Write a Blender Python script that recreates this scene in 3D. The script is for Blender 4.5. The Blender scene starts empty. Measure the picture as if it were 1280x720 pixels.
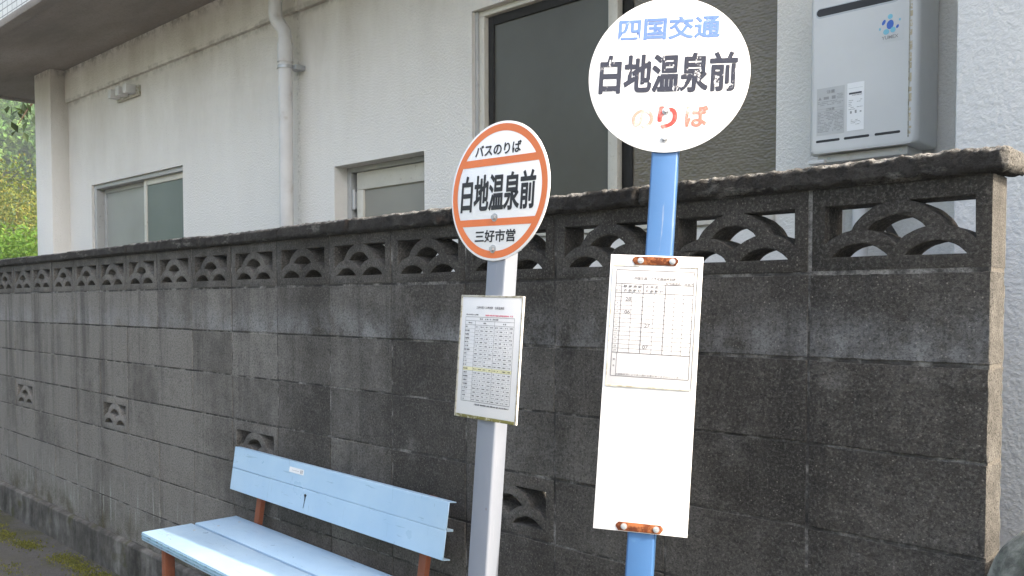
import bpy, bmesh, math, random
import numpy as np
from mathutils import Vector, Matrix, noise as mn

SC = bpy.context.scene
COL = SC.collection
rad = math.radians

# ------------------------------------------------------------------ camera
def set_camera():
    yaw, pitch, roll = 0.7813, -0.0368, -0.0005
    cy, sy = math.cos(yaw), math.sin(yaw)
    f = Vector((-sy*math.cos(pitch), cy*math.cos(pitch), math.sin(pitch)))
    r = Vector((cy, sy, 0)); u = r.cross(f)
    r2 = r*math.cos(roll) + u*math.sin(roll); u2 = -r*math.sin(roll) + u*math.cos(roll)
    cd = bpy.data.cameras.new('camera'); co = bpy.data.objects.new('camera', cd); COL.objects.link(co)
    m = Matrix((( r2.x, u2.x, -f.x, 0.5836), (r2.y, u2.y, -f.y, -1.9679), (r2.z, u2.z, -f.z, 1.533), (0, 0, 0, 1)))
    co.matrix_world = m
    cd.sensor_width = 36; cd.lens = 1106.2339/1280*36
    cd.shift_x = -3.729/1280; cd.shift_y = 58.89/1280
    cd.clip_start = 0.05; cd.clip_end = 3000
    SC.camera = co
set_camera()

# ------------------------------------------------------------------ light
SUN = Vector((0.740, 0.192, 0.643)).normalized()
EL, AZ = math.asin(SUN.z), math.atan2(SUN.x, SUN.y)
SKY_STRENGTH, SUN_STRENGTH, EXPOSURE = 0.15, 2.0, 2.3
w = bpy.data.worlds.new("World"); SC.world = w; w.use_nodes = True
nt = w.node_tree
sky = nt.nodes.new('ShaderNodeTexSky'); sky.sky_type = 'NISHITA'; sky.sun_disc = False
sky.sun_elevation = EL; sky.sun_rotation = AZ; sky.air_density = 1.0; sky.dust_density = 5.0; sky.ozone_density = 0.4
bg = nt.nodes['Background']; bg.inputs['Strength'].default_value = SKY_STRENGTH
nt.links.new(sky.outputs[0], bg.inputs[0])
sl = bpy.data.lights.new('sun', 'SUN'); so = bpy.data.objects.new('sun', sl); COL.objects.link(so)
sl.energy = SUN_STRENGTH; sl.angle = rad(0.5); sl.color = (1.0, 0.95, 0.87)
so.rotation_euler = (-SUN).to_track_quat('-Z', 'Y').to_euler(); so.location = SUN*30
SC.view_settings.view_transform = 'Standard'; SC.view_settings.look = 'None'
SC.view_settings.exposure = EXPOSURE; SC.view_settings.gamma = 1
SC.view_settings.use_curve_mapping = False
SC.view_settings.use_white_balance = True; SC.view_settings.white_balance_temperature = 6900; SC.view_settings.white_balance_tint = 10
SC.render.engine = 'CYCLES'
SC.cycles.max_bounces = 8; SC.cycles.diffuse_bounces = 5

# ------------------------------------------------------------------ helpers
class Mat:
    def __init__(s, name, rough=0.8, spec=0.3, metal=0.0):
        s.m = bpy.data.materials.new(name); s.m.use_nodes = True
        s.t = s.m.node_tree; s.p = s.t.nodes['Principled BSDF']
        s.p.inputs['Roughness'].default_value = rough; s.p.inputs['Metallic'].default_value = metal
        s.p.inputs['Specular IOR Level'].default_value = spec
        s.co = s.t.nodes.new('ShaderNodeTexCoord').outputs['Object']
    def link(s, a, b): s.t.links.new(a, b)
    def node(s, k, **kw):
        n = s.t.nodes.new(k)
        for a, b in kw.items(): setattr(n, a, b)
        return n
    def setin(s, n, i, v):
        if hasattr(v, 'is_output'): s.link(v, n.inputs[i])
        elif v is not None:
            if isinstance(v, (tuple, list)) and len(v) == 3 and n.inputs[i].type == 'RGBA': v = (*v, 1)
            n.inputs[i].default_value = v
    def map(s, scale=(1, 1, 1), rot=(0, 0, 0), loc=(0, 0, 0)):
        n = s.node('ShaderNodeMapping'); s.link(s.co, n.inputs[0])
        n.inputs['Scale'].default_value = scale; n.inputs['Rotation'].default_value = rot; n.inputs['Location'].default_value = loc
        return n.outputs[0]
    def noise(s, scale, detail=4, rough=0.55, vec=None, dist=0.0):
        n = s.node('ShaderNodeTexNoise'); s.link(vec or s.co, n.inputs['Vector'])
        n.inputs['Scale'].default_value = scale; n.inputs['Detail'].default_value = detail
        n.inputs['Roughness'].default_value = rough; n.inputs['Distortion'].default_value = dist
        return n.outputs['Fac']
    def voro(s, scale, vec=None, feature='F1', out='Distance', rnd=1.0):
        n = s.node('ShaderNodeTexVoronoi', feature=feature); s.link(vec or s.co, n.inputs['Vector'])
        n.inputs['Scale'].default_value = scale; n.inputs['Randomness'].default_value = rnd
        return n.outputs[out]
    def ramp(s, fac, stops, interp='LINEAR'):
        n = s.node('ShaderNodeValToRGB'); s.link(fac, n.inputs[0]); e = n.color_ramp.elements
        n.color_ramp.interpolation = interp
        while len(e) < len(stops): e.new(0.5)
        for i, (p, c) in enumerate(stops):
            e[i].position = p
            e[i].color = (c, c, c, 1) if isinstance(c, (int, float)) else (*c, 1)
        return n.outputs[0]
    def mix(s, fac, a, b, mode='MIX'):
        n = s.node('ShaderNodeMix', data_type='RGBA', blend_type=mode)
        s.setin(n, 0, fac); s.setin(n, 6, a); s.setin(n, 7, b); return n.outputs[2]
    def math(s, op, a, b=0.0, c=None, clamp=False):
        n = s.node('ShaderNodeMath', operation=op, use_clamp=clamp); s.setin(n, 0, a); s.setin(n, 1, b)
        if c is not None: s.setin(n, 2, c)
        return n.outputs[0]
    def axis(s, i, vec=None):
        n = s.node('ShaderNodeSeparateXYZ'); s.link(vec or s.co, n.inputs[0]); return n.outputs[i]
    def band(s, v, a, b):                    # 0 at a -> 1 at b, smooth
        n = s.node('ShaderNodeMapRange', interpolation_type='SMOOTHSTEP'); s.setin(n, 0, v)
        n.inputs[1].default_value = a; n.inputs[2].default_value = b; return n.outputs[0]
    def attr(s, name):
        n = s.node('ShaderNodeAttribute', attribute_name=name); return n.outputs['Fac']
    def color(s, c): s.setin(s.p, 'Base Color', c); return s
    def rough(s, r): s.setin(s.p, 'Roughness', r); return s
    def bump(s, h, strength=0.5, dist=0.003, prev=None):
        n = s.node('ShaderNodeBump'); s.setin(n, 'Height', h)
        n.inputs['Strength'].default_value = strength; n.inputs['Distance'].default_value = dist
        if prev is not None: s.link(prev, n.inputs['Normal'])
        s.link(n.outputs[0], s.p.inputs['Normal']); return n.outputs[0]

def mesh_obj(name, verts, faces, mat, parent=None, smooth=False, mats=None):
    me = bpy.data.meshes.new(name); me.from_pydata(verts, [], faces); me.update()
    if smooth: me.polygons.foreach_set('use_smooth', [True]*len(me.polygons))
    o = bpy.data.objects.new(name, me); COL.objects.link(o)
    for m in (mats or [mat]): me.materials.append(m.m if isinstance(m, Mat) else m)
    if parent is not None: o.parent = parent
    return o

def tag(o, label=None, cat=None, group=None, kind=None):
    if label: o['label'] = label
    if cat: o['category'] = cat
    if group: o['group'] = group
    if kind: o['kind'] = kind
    return o
def thing(name, label, cat, loc=(0, 0, 0), rotz=0.0, group=None, mat3=None):
    o = bpy.data.objects.new(name, None); COL.objects.link(o)
    if mat3 is not None:
        o.matrix_world = Matrix.Translation(loc) @ mat3.to_4x4()
    else:
        o.location = loc; o.rotation_euler = (0, 0, rotz)
    o.empty_display_size = 0.1
    return tag(o, label, cat, group)

class MB:
    """collects shapes of one part"""
    def __init__(s): s.bm = bmesh.new()
    def _xf(s, geom_verts, M):
        if M is not None: bmesh.ops.transform(s.bm, matrix=M, verts=geom_verts)
    def box(s, a, b, bevel=0.0, seg=2, M=None):
        c = [(a[i]+b[i])/2 for i in range(3)]; d = [abs(b[i]-a[i]) for i in range(3)]
        r = bmesh.ops.create_cube(s.bm, size=1.0, matrix=Matrix.Translation(c) @ Matrix.Diagonal((*d, 1)))
        vs = r['verts']
        if bevel > 0:
            es = list({e for v in vs for e in v.link_edges})
            rr = bmesh.ops.bevel(s.bm, geom=es, offset=min(bevel, min(d)*0.49), segments=seg, profile=0.5, affect='EDGES')
            vs = list({v for f in rr['faces'] for v in f.verts} | {v for v in vs if v.is_valid})
        s._xf(vs, M); return s
    def cyl(s, p, q, r1, r2=None, seg=24, cap=True):
        p, q = Vector(p), Vector(q); d = q-p
        M = Matrix.Translation((p+q)/2) @ d.to_track_quat('Z', 'Y').to_matrix().to_4x4()
        bmesh.ops.create_cone(s.bm, cap_ends=cap, segments=seg, radius1=r1, radius2=r1 if r2 is None else r2, depth=d.length, matrix=M)
        return s
    def tube(s, pts, r, seg=16, cap=True):
        pts = [Vector(p) for p in pts]; rs = r if isinstance(r, (list, tuple)) else [r]*len(pts)
        rings = []; up = None
        for i, p in enumerate(pts):
            d = (pts[min(i+1, len(pts)-1)] - pts[max(i-1, 0)]).normalized()
            if up is None:
                up = d.orthogonal().normalized()
            else:
                up = (up - d*up.dot(d)).normalized()
            v = d.cross(up)
            rings.append([s.bm.verts.new(p + (up*math.cos(t) + v*math.sin(t))*rs[i]) for t in [2*math.pi*k/seg for k in range(seg)]])
        for a, b in zip(rings, rings[1:]):
            for k in range(seg): s.bm.faces.new((a[k], a[(k+1) % seg], b[(k+1) % seg], b[k]))
        if cap:
            s.bm.faces.new(rings[0][::-1]); s.bm.faces.new(rings[-1])
        return s
    def prism(s, poly, y0, y1, bevel=0.0):      # polygon in XZ, from y0 (front) to y1
        a = [s.bm.verts.new((x, y0, z)) for x, z in poly]; b = [s.bm.verts.new((x, y1, z)) for x, z in poly]
        n = len(poly)
        f = [s.bm.faces.new(a), s.bm.faces.new(b[::-1])]
        for k in range(n): f.append(s.bm.faces.new((a[(k+1) % n], a[k], b[k], b[(k+1) % n])))
        bmesh.ops.recalc_face_normals(s.bm, faces=f)
        if bevel > 0:
            es = list({e for q in f[:2] for e in q.edges})
            bmesh.ops.bevel(s.bm, geom=es, offset=bevel, segments=2, profile=0.5, affect='EDGES')
        return s
    def sheet(s, poly, y):                      # flat marking in XZ facing -Y
        s.bm.faces.new([s.bm.verts.new((x, y, z)) for x, z in poly]); return s
    def rect(s, x0, z0, x1, z1, y): return s.sheet([(x0, z0), (x1, z0), (x1, z1), (x0, z1)], y)
    def build(s, name, mat, parent=None, smooth=True, angle=40):
        bmesh.ops.recalc_face_normals(s.bm, faces=[f for f in s.bm.faces]) if False else None
        me = bpy.data.meshes.new(name); s.bm.to_mesh(me); s.bm.free()
        o = bpy.data.objects.new(name, me); COL.objects.link(o)
        me.materials.append(mat.m if isinstance(mat, Mat) else mat)
        if smooth:
            me.polygons.foreach_set('use_smooth', [True]*len(me.polygons))
            me.set_sharp_from_angle(angle=rad(angle))
        if parent is not None: o.parent = parent
        return o

def text_part(name, s, mat, parent, x0, z0, x1, z1, y, bold=0.0, shear=0.0, slope=0.0):
    """writing fitted to the rectangle x0..x1, z0..z1 on the plane y, facing -Y"""
    c = bpy.data.curves.new('writing', 'FONT'); c.body = s; c.offset = min(bold, .012); c.resolution_u = 5; bold = max(0, bold-.012)
    t = bpy.data.objects.new('writing', c); COL.objects.link(t)
    dg = bpy.context.evaluated_depsgraph_get(); dg.update()
    me = bpy.data.meshes.new_from_object(t.evaluated_get(dg))
    bpy.data.objects.remove(t); bpy.data.curves.remove(c)
    n = len(me.vertices); v = np.zeros(n*3); me.vertices.foreach_get('co', v); v = v.reshape(n, 3)
    lo, hi = v.min(0), v.max(0)
    u = (v[:, 0]-lo[0])/max(hi[0]-lo[0], 1e-6); q = (v[:, 1]-lo[1])/max(hi[1]-lo[1], 1e-6)
    X = x0 + u*(x1-x0); Z = z0 + q*(z1-z0) + slope*u
    P = np.stack([X, np.full(n, y), Z], 1)
    if bold > 0:                             # heavier strokes: the same glyphs laid over each other, slightly offset
        e = bold*(z1-z0)*1.15; tri = []
        F = [tuple(p.vertices) for p in me.polygons]; VV = []
        for k in range(9):
            dx, dz = (0, 0) if k == 8 else (e*math.cos(k*math.pi/4), e*math.sin(k*math.pi/4))
            VV.append(P + np.array([dx, -.00004*k, dz])); tri += [tuple(i+n*k for i in f) for f in F]
        bpy.data.meshes.remove(me); me = bpy.data.meshes.new(name); me.from_pydata(np.concatenate(VV).tolist(), [], tri)
    else:
        me.vertices.foreach_set('co', P.ravel())
    me.update(); me.materials.clear(); me.materials.append(mat.m)
    o = bpy.data.objects.new(name, me); COL.objects.link(o)
    if parent is not None: o.parent = parent
    return o

def circle(cx, cz, r, n=96, a0=0, a1=2*math.pi):
    return [(cx + r*math.cos(a0+(a1-a0)*k/n), cz + r*math.sin(a0+(a1-a0)*k/n)) for k in range(n)]

# rounded, weathered box as numpy arrays
def rough_box(lo, hi, xs, ys, zs, r, amp, seed, scale=(60, 200), open_back=False):
    def loops(a, i):
        if len(a) < 4 or r < .0005: return a
        m = [q for q in a if lo[i]+r*1.6 < q < hi[i]-r*1.6]
        return [lo[i], lo[i]+r, lo[i]+r*1.35, *m, hi[i]-r*1.35, hi[i]-r, hi[i]]
    xs, zs = loops(xs, 0), loops(zs, 2)
    V = []; F = []; key = {}
    def vid(p):
        k = (round(p[0], 5), round(p[1], 5), round(p[2], 5))
        if k not in key: key[k] = len(V); V.append(p)
        return key[k]
    def face(us, vs, fn, flip):
        g = [[vid(fn(u, v)) for v in vs] for u in us]
        for i in range(len(us)-1):
            for j in range(len(vs)-1):
                q = (g[i][j], g[i+1][j], g[i+1][j+1], g[i][j+1])
                F.append(q[::-1] if flip else q)
    face(xs, zs, lambda a, b: (a, lo[1], b), False)
    if not open_back: face(xs, zs, lambda a, b: (a, hi[1], b), True)
    face(ys, zs, lambda a, b: (lo[0], a, b), True); face(ys, zs, lambda a, b: (hi[0], a, b), False)
    face(xs, ys, lambda a, b: (a, b, lo[2]), True); face(xs, ys, lambda a, b: (a, b, hi[2]), False)
    out = []
    lo_, hi_ = Vector(lo), Vector(hi); off = Vector((seed*13.7, seed*7.1, seed*3.3))
    for p in V:
        p = Vector(p)
        c = Vector([min(max(p[i], lo_[i]+r), hi_[i]-r) for i in range(3)])
        d = p - c; L = d.length
        nrm = d/L if L > 1e-9 else Vector((0, 0, 0))
        edge = sum(1 for i in range(3) if abs(d[i]) > 1e-6)
        if L > 1e-9: p = c + nrm*r
        h = mn.noise(p*scale[0]+off)*0.6 + mn.noise(p*scale[1]+off)*0.5
        if edge >= 2: h = h*1.5 - 0.25
        out.append(p + nrm*(h*amp))
    return out, F

def frange(a, b, step):
    n = max(1, int(round((b-a)/step))); return [a + (b-a)*i/n for i in range(n+1)]

# ------------------------------------------------------------------ materials
def concrete_block():
    m = Mat('weathered_concrete_block', 0.93, 0.2)
    st = m.noise(1.0, 5, 0.6, m.map((2.6, 2.6, 0.55)))
    big = m.noise(2.3, 6, 0.65); mid = m.noise(14, 5, 0.7); fine = m.noise(230, 3, 0.75); grit = m.noise(90, 4, 0.8)
    tone = m.attr('tone')
    v = m.math('MULTIPLY_ADD', st, 0.55, m.math('MULTIPLY', big, 0.45))
    v = m.math('ADD', v, m.math('MULTIPLY', m.math('SUBTRACT', tone, 0.5), 0.19))
    v = m.math('ADD', v, m.math('MULTIPLY', m.math('SUBTRACT', mid, 0.5), 0.35))
    x = m.axis(0); z = m.axis(2)
    v = m.math('ADD', v, m.math('MULTIPLY', m.band(x, -1.2, -5.0), 0.27))
    col = m.ramp(v, [(0.30, (0.021, 0.019, 0.0168)), (0.46, (0.049, 0.045, 0.040)), (0.60, (0.090, 0.0845, 0.077)), (0.78, (0.165, 0.157, 0.144))])
    # lighter bloom of lime low in the first course
    lime = m.math('MULTIPLY', m.math('MULTIPLY', m.band(z, 1.56, 1.42), m.band(z, 1.395, 1.405)), m.ramp(m.noise(4.5, 6, 0.72), [(0.40, 0), (0.60, 1)]))
    col = m.mix(m.math('MULTIPLY', lime, 0.7), col, (0.22, 0.225, 0.23))
    drip = m.ramp(m.noise(1.0, 5, 0.75, m.map((26, 26, 1.9))), [(0.55, 0), (0.63, 1)])
    dm = m.math('MULTIPLY', m.math('MULTIPLY', m.band(z, 0.60, 0.45), m.band(z, 0.20, 0.32)), m.math('MULTIPLY', m.band(x, -3.2, -3.8), drip))
    col = m.mix(m.math('MULTIPLY', dm, 0.7), col, (0.30, 0.33, 0.30))
    runs = m.math('MULTIPLY', m.ramp(m.noise(1.0, 6, 0.72, m.map((7, 7, 0.5), loc=(3, 1, 0))), [(0.50, 0), (0.64, 1)]), m.band(z, 0.2, 1.3))
    col = m.mix(m.math('MULTIPLY', runs, 0.55), col, (0.022, 0.0205, 0.019))
    smear = m.ramp(m.noise(3.1, 6, 0.75, m.map((1, 1, 2.4), loc=(5, 0, 2))), [(0.56, 0), (0.70, 1)])
    col = m.mix(m.math('MULTIPLY', smear, 0.38), col, (0.19, 0.185, 0.175))
    # black mould under coping, openwork shade painted in, and rust-brown moss by the footing
    mould_shade = m.math('MULTIPLY', m.math('ADD', m.math('MULTIPLY', m.band(z, 1.585, 1.60), 0.45), m.band(z, 1.70, 1.80), clamp=True), m.ramp(m.noise(9, 5, 0.65), [(0.28, 0.25), (0.55, 1)]))
    col = m.mix(m.math('MULTIPLY', mould_shade, 0.6), col, (0.02, 0.018, 0.015))
    moss = m.math('MULTIPLY', m.band(z, 0.40, 0.22), m.ramp(m.noise(5.5, 5, 0.65), [(0.46, 0), (0.62, 1)]))
    col = m.mix(m.math('MULTIPLY', moss, 0.75), col, (0.045, 0.040, 0.015))
    # aggregate: dark pores and pale grains
    col = m.mix(m.ramp(m.noise(120, 3, 0.7), [(0.40, 1), (0.50, 0)]), col, m.mix(0.48, col, (0.008, 0.008, 0.008)))
    col = m.mix(m.ramp(m.noise(130, 4, 0.8), [(0.50, 0), (0.62, 0.6)]), col, m.mix(0.20, col, (0.42, 0.40, 0.37)))
    g2 = m.ramp(m.voro(130), [(0.16, 1), (0.30, 0)])
    gs = m.ramp(m.voro(130, out='Color'), [(0.72, 0), (0.95, 0.38)])
    col = m.mix(m.math('MULTIPLY', g2, gs), col, (0.40, 0.37, 0.33))
    # sunward clean cut end keeps its beige concrete colour
    nrm = m.node('ShaderNodeNewGeometry').outputs['Normal']
    endf = m.math('MULTIPLY', m.band(x, -0.012, -0.001), m.band(m.axis(0, nrm), 0.3, 0.7))
    endc = m.mix(m.ramp(fine, [(0.35, 1), (0.55, 0)]), m.ramp(mid, [(0.3, (0.065, 0.062, 0.056)), (0.7, (0.15, 0.143, 0.130))]), (0.03, 0.028, 0.025))
    col = m.mix(endf, col, endc)
    m.color(col)
    h = m.math('ADD', m.math('MULTIPLY', fine, 0.8), m.math('ADD', m.math('MULTIPLY', grit, 0.7), m.math('MULTIPLY', m.noise(28, 4, 0.7), 0.5)))
    m.bump(h, 0.75, 0.0045)
    return m
M_BLOCK = concrete_block()

def coping_mat():
    m = Mat('mossy_coping_mortar', 0.95, 0.15)
    a = m.noise(8, 6, 0.7); f = m.noise(160, 4, 0.8); z = m.axis(2)
    col = m.ramp(a, [(0.3, (0.016, 0.015, 0.0145)), (0.55, (0.036, 0.034, 0.032)), (0.8, (0.085, 0.08, 0.075))])
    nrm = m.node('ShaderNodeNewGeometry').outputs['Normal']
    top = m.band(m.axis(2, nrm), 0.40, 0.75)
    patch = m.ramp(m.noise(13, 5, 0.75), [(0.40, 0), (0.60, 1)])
    col = m.mix(m.math('MULTIPLY', top, m.math('MULTIPLY', patch, 0.85)), col, m.ramp(f, [(0.3, (0.12, 0.116, 0.108)), (0.7, (0.46, 0.445, 0.41))]))  # sunlit rim put into the colour: upward faces paler in patches
    lich = m.ramp(m.noise(1.0, 6, 0.75, m.map((6, 14, 18), loc=(2, 0, 1))), [(0.57, 0), (0.68, 0.75)])
    col = m.mix(lich, col, (0.17, 0.165, 0.15))
    rust = m.math('MULTIPLY', m.ramp(m.noise(5, 4, 0.6), [(0.64, 0), (0.72, 1)]), 0.3)
    col = m.mix(rust, col, (0.09, 0.035, 0.015))
    x = m.axis(0)
    endf = m.math('MULTIPLY', m.band(x, -0.005, 0.02), m.band(m.axis(0, nrm), 0.1, 0.5))
    col = m.mix(endf, col, m.ramp(f, [(0.3, (0.075, 0.072, 0.066)), (0.7, (0.19, 0.183, 0.168))]))
    col = m.mix(m.ramp(f, [(0.36, 0.8), (0.5, 0)]), col, (0.012, 0.011, 0.01))
    m.color(col)
    m.bump(m.math('ADD', f, m.math('MULTIPLY', m.noise(45, 4, 0.7), 1.2)), 0.9, 0.006)
    return m
M_COPING = coping_mat()

def mortar_mat():
    m = Mat('joint_mortar', 0.95, 0.15)
    v = m.noise(9, 5, 0.7); f = m.noise(200, 3, 0.7)
    col = m.ramp(v, [(0.36, (0.022, 0.021, 0.02)), (0.50, (0.062, 0.059, 0.055)), (0.62, (0.22, 0.212, 0.198))])
    col = m.mix(m.band(m.axis(0), -.008, -.002), col, (0.13, 0.12, 0.105))
    m.color(m.mix(m.ramp(f, [(0.4, 0.5), (0.55, 0)]), col, (0.02, 0.02, 0.02)))
    m.bump(f, 0.7, 0.003); return m
M_MORTAR = mortar_mat()

def plinth_mat():
    m = Mat('old_footing_concrete', 0.92, 0.2)
    v = m.noise(5, 6, 0.7); st = m.noise(1, 4, 0.6, m.map((14, 14, 2.5))); f = m.noise(150, 3, 0.7)
    col = m.ramp(m.math('ADD', m.math('MULTIPLY', v, 0.6), m.math('MULTIPLY', st, 0.4)), [(0.36, (0.026, 0.0245, 0.022)), (0.50, (0.075, 0.071, 0.065)), (0.64, (0.16, 0.155, 0.145))])
    moss = m.ramp(m.noise(6, 4, 0.6), [(0.56, 0), (0.68, 0.7)])
    col = m.mix(moss, col, (0.05, 0.05, 0.018))
    m.color(col); m.bump(m.math('ADD', m.noise(22, 5, 0.7), m.math('MULTIPLY', f, 0.4)), 0.8, 0.008); return m
M_PLINTH = plinth_mat()

def stucco(name, base, dirt, scale, bs, bd, grime=0.5):
    m = Mat(name, 0.9, 0.2)
    n1 = m.noise(scale, 4, 0.6); n2 = m.noise(scale*3.1, 3, 0.6); z = m.axis(2)
    st = m.noise(1.0, 6, 0.7, m.map((2.2, 2.2, 0.7)))
    patch = m.noise(1.1, 5, 0.6)
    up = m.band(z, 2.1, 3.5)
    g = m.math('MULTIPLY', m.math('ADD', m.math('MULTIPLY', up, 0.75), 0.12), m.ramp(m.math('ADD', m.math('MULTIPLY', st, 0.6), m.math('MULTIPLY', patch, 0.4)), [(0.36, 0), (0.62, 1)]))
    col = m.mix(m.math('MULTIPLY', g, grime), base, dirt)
    col = m.mix(m.ramp(n2, [(0.28, 0.3), (0.46, 0)]), col, dirt)
    lx = m.axis(0)
    run = m.math('MULTIPLY', m.math('MULTIPLY', m.band(lx, -0.25, -0.235), m.band(lx, -0.195, -0.215)), m.ramp(m.noise(1.0, 5, 0.75, m.map((60, 60, 40))), [(0.50, 0), (0.66, 0.8)]))
    crack = m.math('MULTIPLY', m.math('MULTIPLY', m.band(z, 3.255, 3.30), m.band(z, 3.345, 3.325)), m.ramp(m.noise(11, 5, 0.75), [(0.42, 0), (0.58, 1)]))
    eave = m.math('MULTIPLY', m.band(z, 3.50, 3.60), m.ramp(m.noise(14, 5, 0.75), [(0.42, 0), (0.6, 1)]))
    crack = m.math('MULTIPLY', crack, m.math('MULTIPLY', m.band(lx, -3.862, -3.858), 0.55))
    spots = m.math('MULTIPLY', m.math('ADD', run, m.math('ADD', crack, eave), clamp=True), grime*0.9)
    col = m.mix(spots, col, (0.10, 0.08, 0.06))
    m.color(col)
    h = m.math('ADD', m.ramp(n1, [(0.35, 0), (0.65, 1)]), m.math('MULTIPLY', n2, 0.35))
    m.bump(h, bs, bd); return m
M_STUCCO = stucco('sprayed_stucco_cream', (0.80, 0.776, 0.736), (0.42, 0.375, 0.315), 85, 0.75, 0.0035, 0.7)
M_STUCCO2 = stucco('coarse_stucco_white', (0.60, 0.60, 0.59), (0.5, 0.5, 0.49), 50, 0.4, 0.005, 0.12)
def soffit_mat():
    m = Mat('stained_soffit', 0.9, 0.2)
    v = m.noise(1.3, 6, 0.65, m.map((0.6, 1.8, 1)))
    col = m.ramp(v, [(0.3, (0.19, 0.168, 0.15)), (0.7, (0.32, 0.29, 0.263))])
    m.color(m.mix(m.ramp(m.noise(60, 3, 0.7), [(0.35, 0.4), (0.5, 0)]), col, (0.15, 0.13, 0.11)))
    m.bump(m.noise(90, 4, 0.7), 0.4, 0.003); return m
M_SOFFIT = soffit_mat()
def tile_mat():
    m = Mat('small_white_tiles', 0.35, 0.4)
    b = m.node('ShaderNodeTexBrick'); mp = m.node('ShaderNodeMapping'); m.link(m.co, mp.inputs[0]); mp.inputs['Rotation'].default_value = (rad(90), 0, 0)
    m.link(mp.outputs[0], b.inputs['Vector']); b.offset = 0.0
    b.inputs['Color1'].default_value = (0.62, 0.61, 0.57, 1); b.inputs['Color2'].default_value = (0.56, 0.55, 0.51, 1); b.inputs['Mortar'].default_value = (0.13, 0.12, 0.11, 1)
    b.inputs['Scale'].default_value = 1.0; b.inputs['Brick Width'].default_value = 0.10; b.inputs['Row Height'].default_value = 0.05; b.inputs['Mortar Size'].default_value = 0.004
    m.color(b.outputs['Color']); m.bump(m.math('SUBTRACT', 1.0, b.outputs['Fac']), 0.6, 0.002); return m
M_TILE = tile_mat()

def paint(name, c, rough=0.45, spec=0.4, wear=None, ws=40, wt=(0.62, 0.72), bump=0.15, mott=0.06, wvec=None):
    m = Mat(name, rough, spec)
    v = m.noise(6, 4, 0.6)
    d = tuple(max(0, x*(1-mott*2.2)) for x in c)
    col = m.mix(m.ramp(v, [(0.35, 0), (0.7, 1)]), c, d)
    if wear is not None:
        k = m.ramp(m.noise(ws, 5, 0.7, m.map(wvec) if wvec else None), [(wt[0], 0), (wt[1], 1)])
        col = m.mix(k, col, wear)
    m.color(col); m.rough(m.ramp(m.noise(30, 4, 0.6), [(0.3, max(0.05, rough-0.08)), (0.7, min(1, rough+0.12))]))
    if bump: m.bump(m.noise(70, 3, 0.6), bump, 0.001)
    return m
M_ALU = paint('aged_aluminium', (0.42, 0.42, 0.41), 0.45, 0.5, (0.2, 0.2, 0.19), 25)
M_CREAM = paint('cream_sash_paint', (0.60, 0.57, 0.50), 0.5, 0.4, (0.33, 0.29, 0.23), 30, (0.6, 0.75))
M_DARKGAP = paint('dark_rubber_and_shade', (0.02, 0.02, 0.02), 0.7, 0.2, None)
M_PVC = paint('grey_white_pvc', (0.62, 0.61, 0.60), 0.5, 0.35, (0.42, 0.38, 0.33), 9, (0.58, 0.8))
M_HEATER = paint('pale_grey_enamel', (0.60, 0.60, 0.595), 0.38, 0.45, (0.40, 0.37, 0.33), 55, (0.74, 0.80), mott=0.02)
M_HRUST = paint('rust_streak', (0.54, 0.46, 0.32), 0.8, 0.2, (0.62, 0.60, 0.55), 90, (0.5, 0.6))
M_STEEL = paint('galvanised_steel', (0.45, 0.46, 0.47), 0.4, 0.5, (0.25, 0.24, 0.23), 60); M_STEEL.p.inputs['Metallic'].default_value = 0.55
M_RUST = paint('rusty_steel', (0.125, 0.034, 0.013), 0.85, 0.2, (0.27, 0.095, 0.036), 60, (0.46, 0.58), 0.5, 0.2)
M_LEG = paint('red_brown_primer', (0.23, 0.072, 0.035), 0.7, 0.3, (0.12, 0.05, 0.03), 28, (0.55, 0.68), 0.4, 0.12)
M_BLUEPOLE = paint('sky_blue_pole_paint', (0.042, 0.125, 0.285), 0.42, 0.45, (0.08, 0.185, 0.335), 18, (0.62, 0.75), 0.1, 0.05)
M_WHITEPOLE = paint('white_pole_paint', (0.20, 0.222, 0.262), 0.4, 0.35, (0.155, 0.165, 0.185), 14, (0.62, 0.8), 0.1, 0.02)
def pole_wear(m):
    src = m.p.inputs['Base Color'].links[0].from_socket
    sp = m.math('MULTIPLY', m.ramp(m.voro(38, vec=m.map((1, 1, 0.6))), [(0.07, 1), (0.14, 0)]), m.ramp(m.voro(38, vec=m.map((1, 1, 0.6)), out='Color'), [(0.80, 0), (0.86, 0.85)]))
    col = m.mix(sp, src, (0.10, 0.05, 0.025))
    sc = m.ramp(m.noise(1, 4, 0.65, m.map((90, 90, 5))), [(0.63, 0), (0.70, 0.35)])
    m.color(m.mix(sc, col, (0.33, 0.34, 0.35)))
pole_wear(M_BLUEPOLE); pole_wear(M_WHITEPOLE)
M_WHITE = paint('white_sign_enamel', (0.80, 0.80, 0.80), 0.35, 0.4, (0.62, 0.62, 0.60), 12, (0.70, 0.85), 0.0, 0.01)
M_PAPER = paint('white_paper', (0.66, 0.66, 0.66), 0.6, 0.3, None, bump=0.0, mott=0.01)
M_SHEET = paint('greyed_notice_sheet', (0.56, 0.56, 0.57), 0.6, 0.3, None, bump=0.0, mott=0.04)
M_EDGE = paint('aged_sheet_edge', (0.46, 0.44, 0.38), 0.6, 0.3, (0.24, 0.22, 0.15), 60, (0.5, 0.6))
M_MOSSEDGE = paint('algae_stain', (0.16, 0.15, 0.05), 0.8, 0.2, (0.40, 0.38, 0.28), 70, (0.5, 0.6))
M_ORANGE = paint('orange_film', (0.72, 0.185, 0.06), 0.42, 0.35, None, bump=0.0, mott=0.03)
M_BLACK = paint('black_film', (0.022, 0.022, 0.026), 0.45, 0.35, None, bump=0.0)
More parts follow.
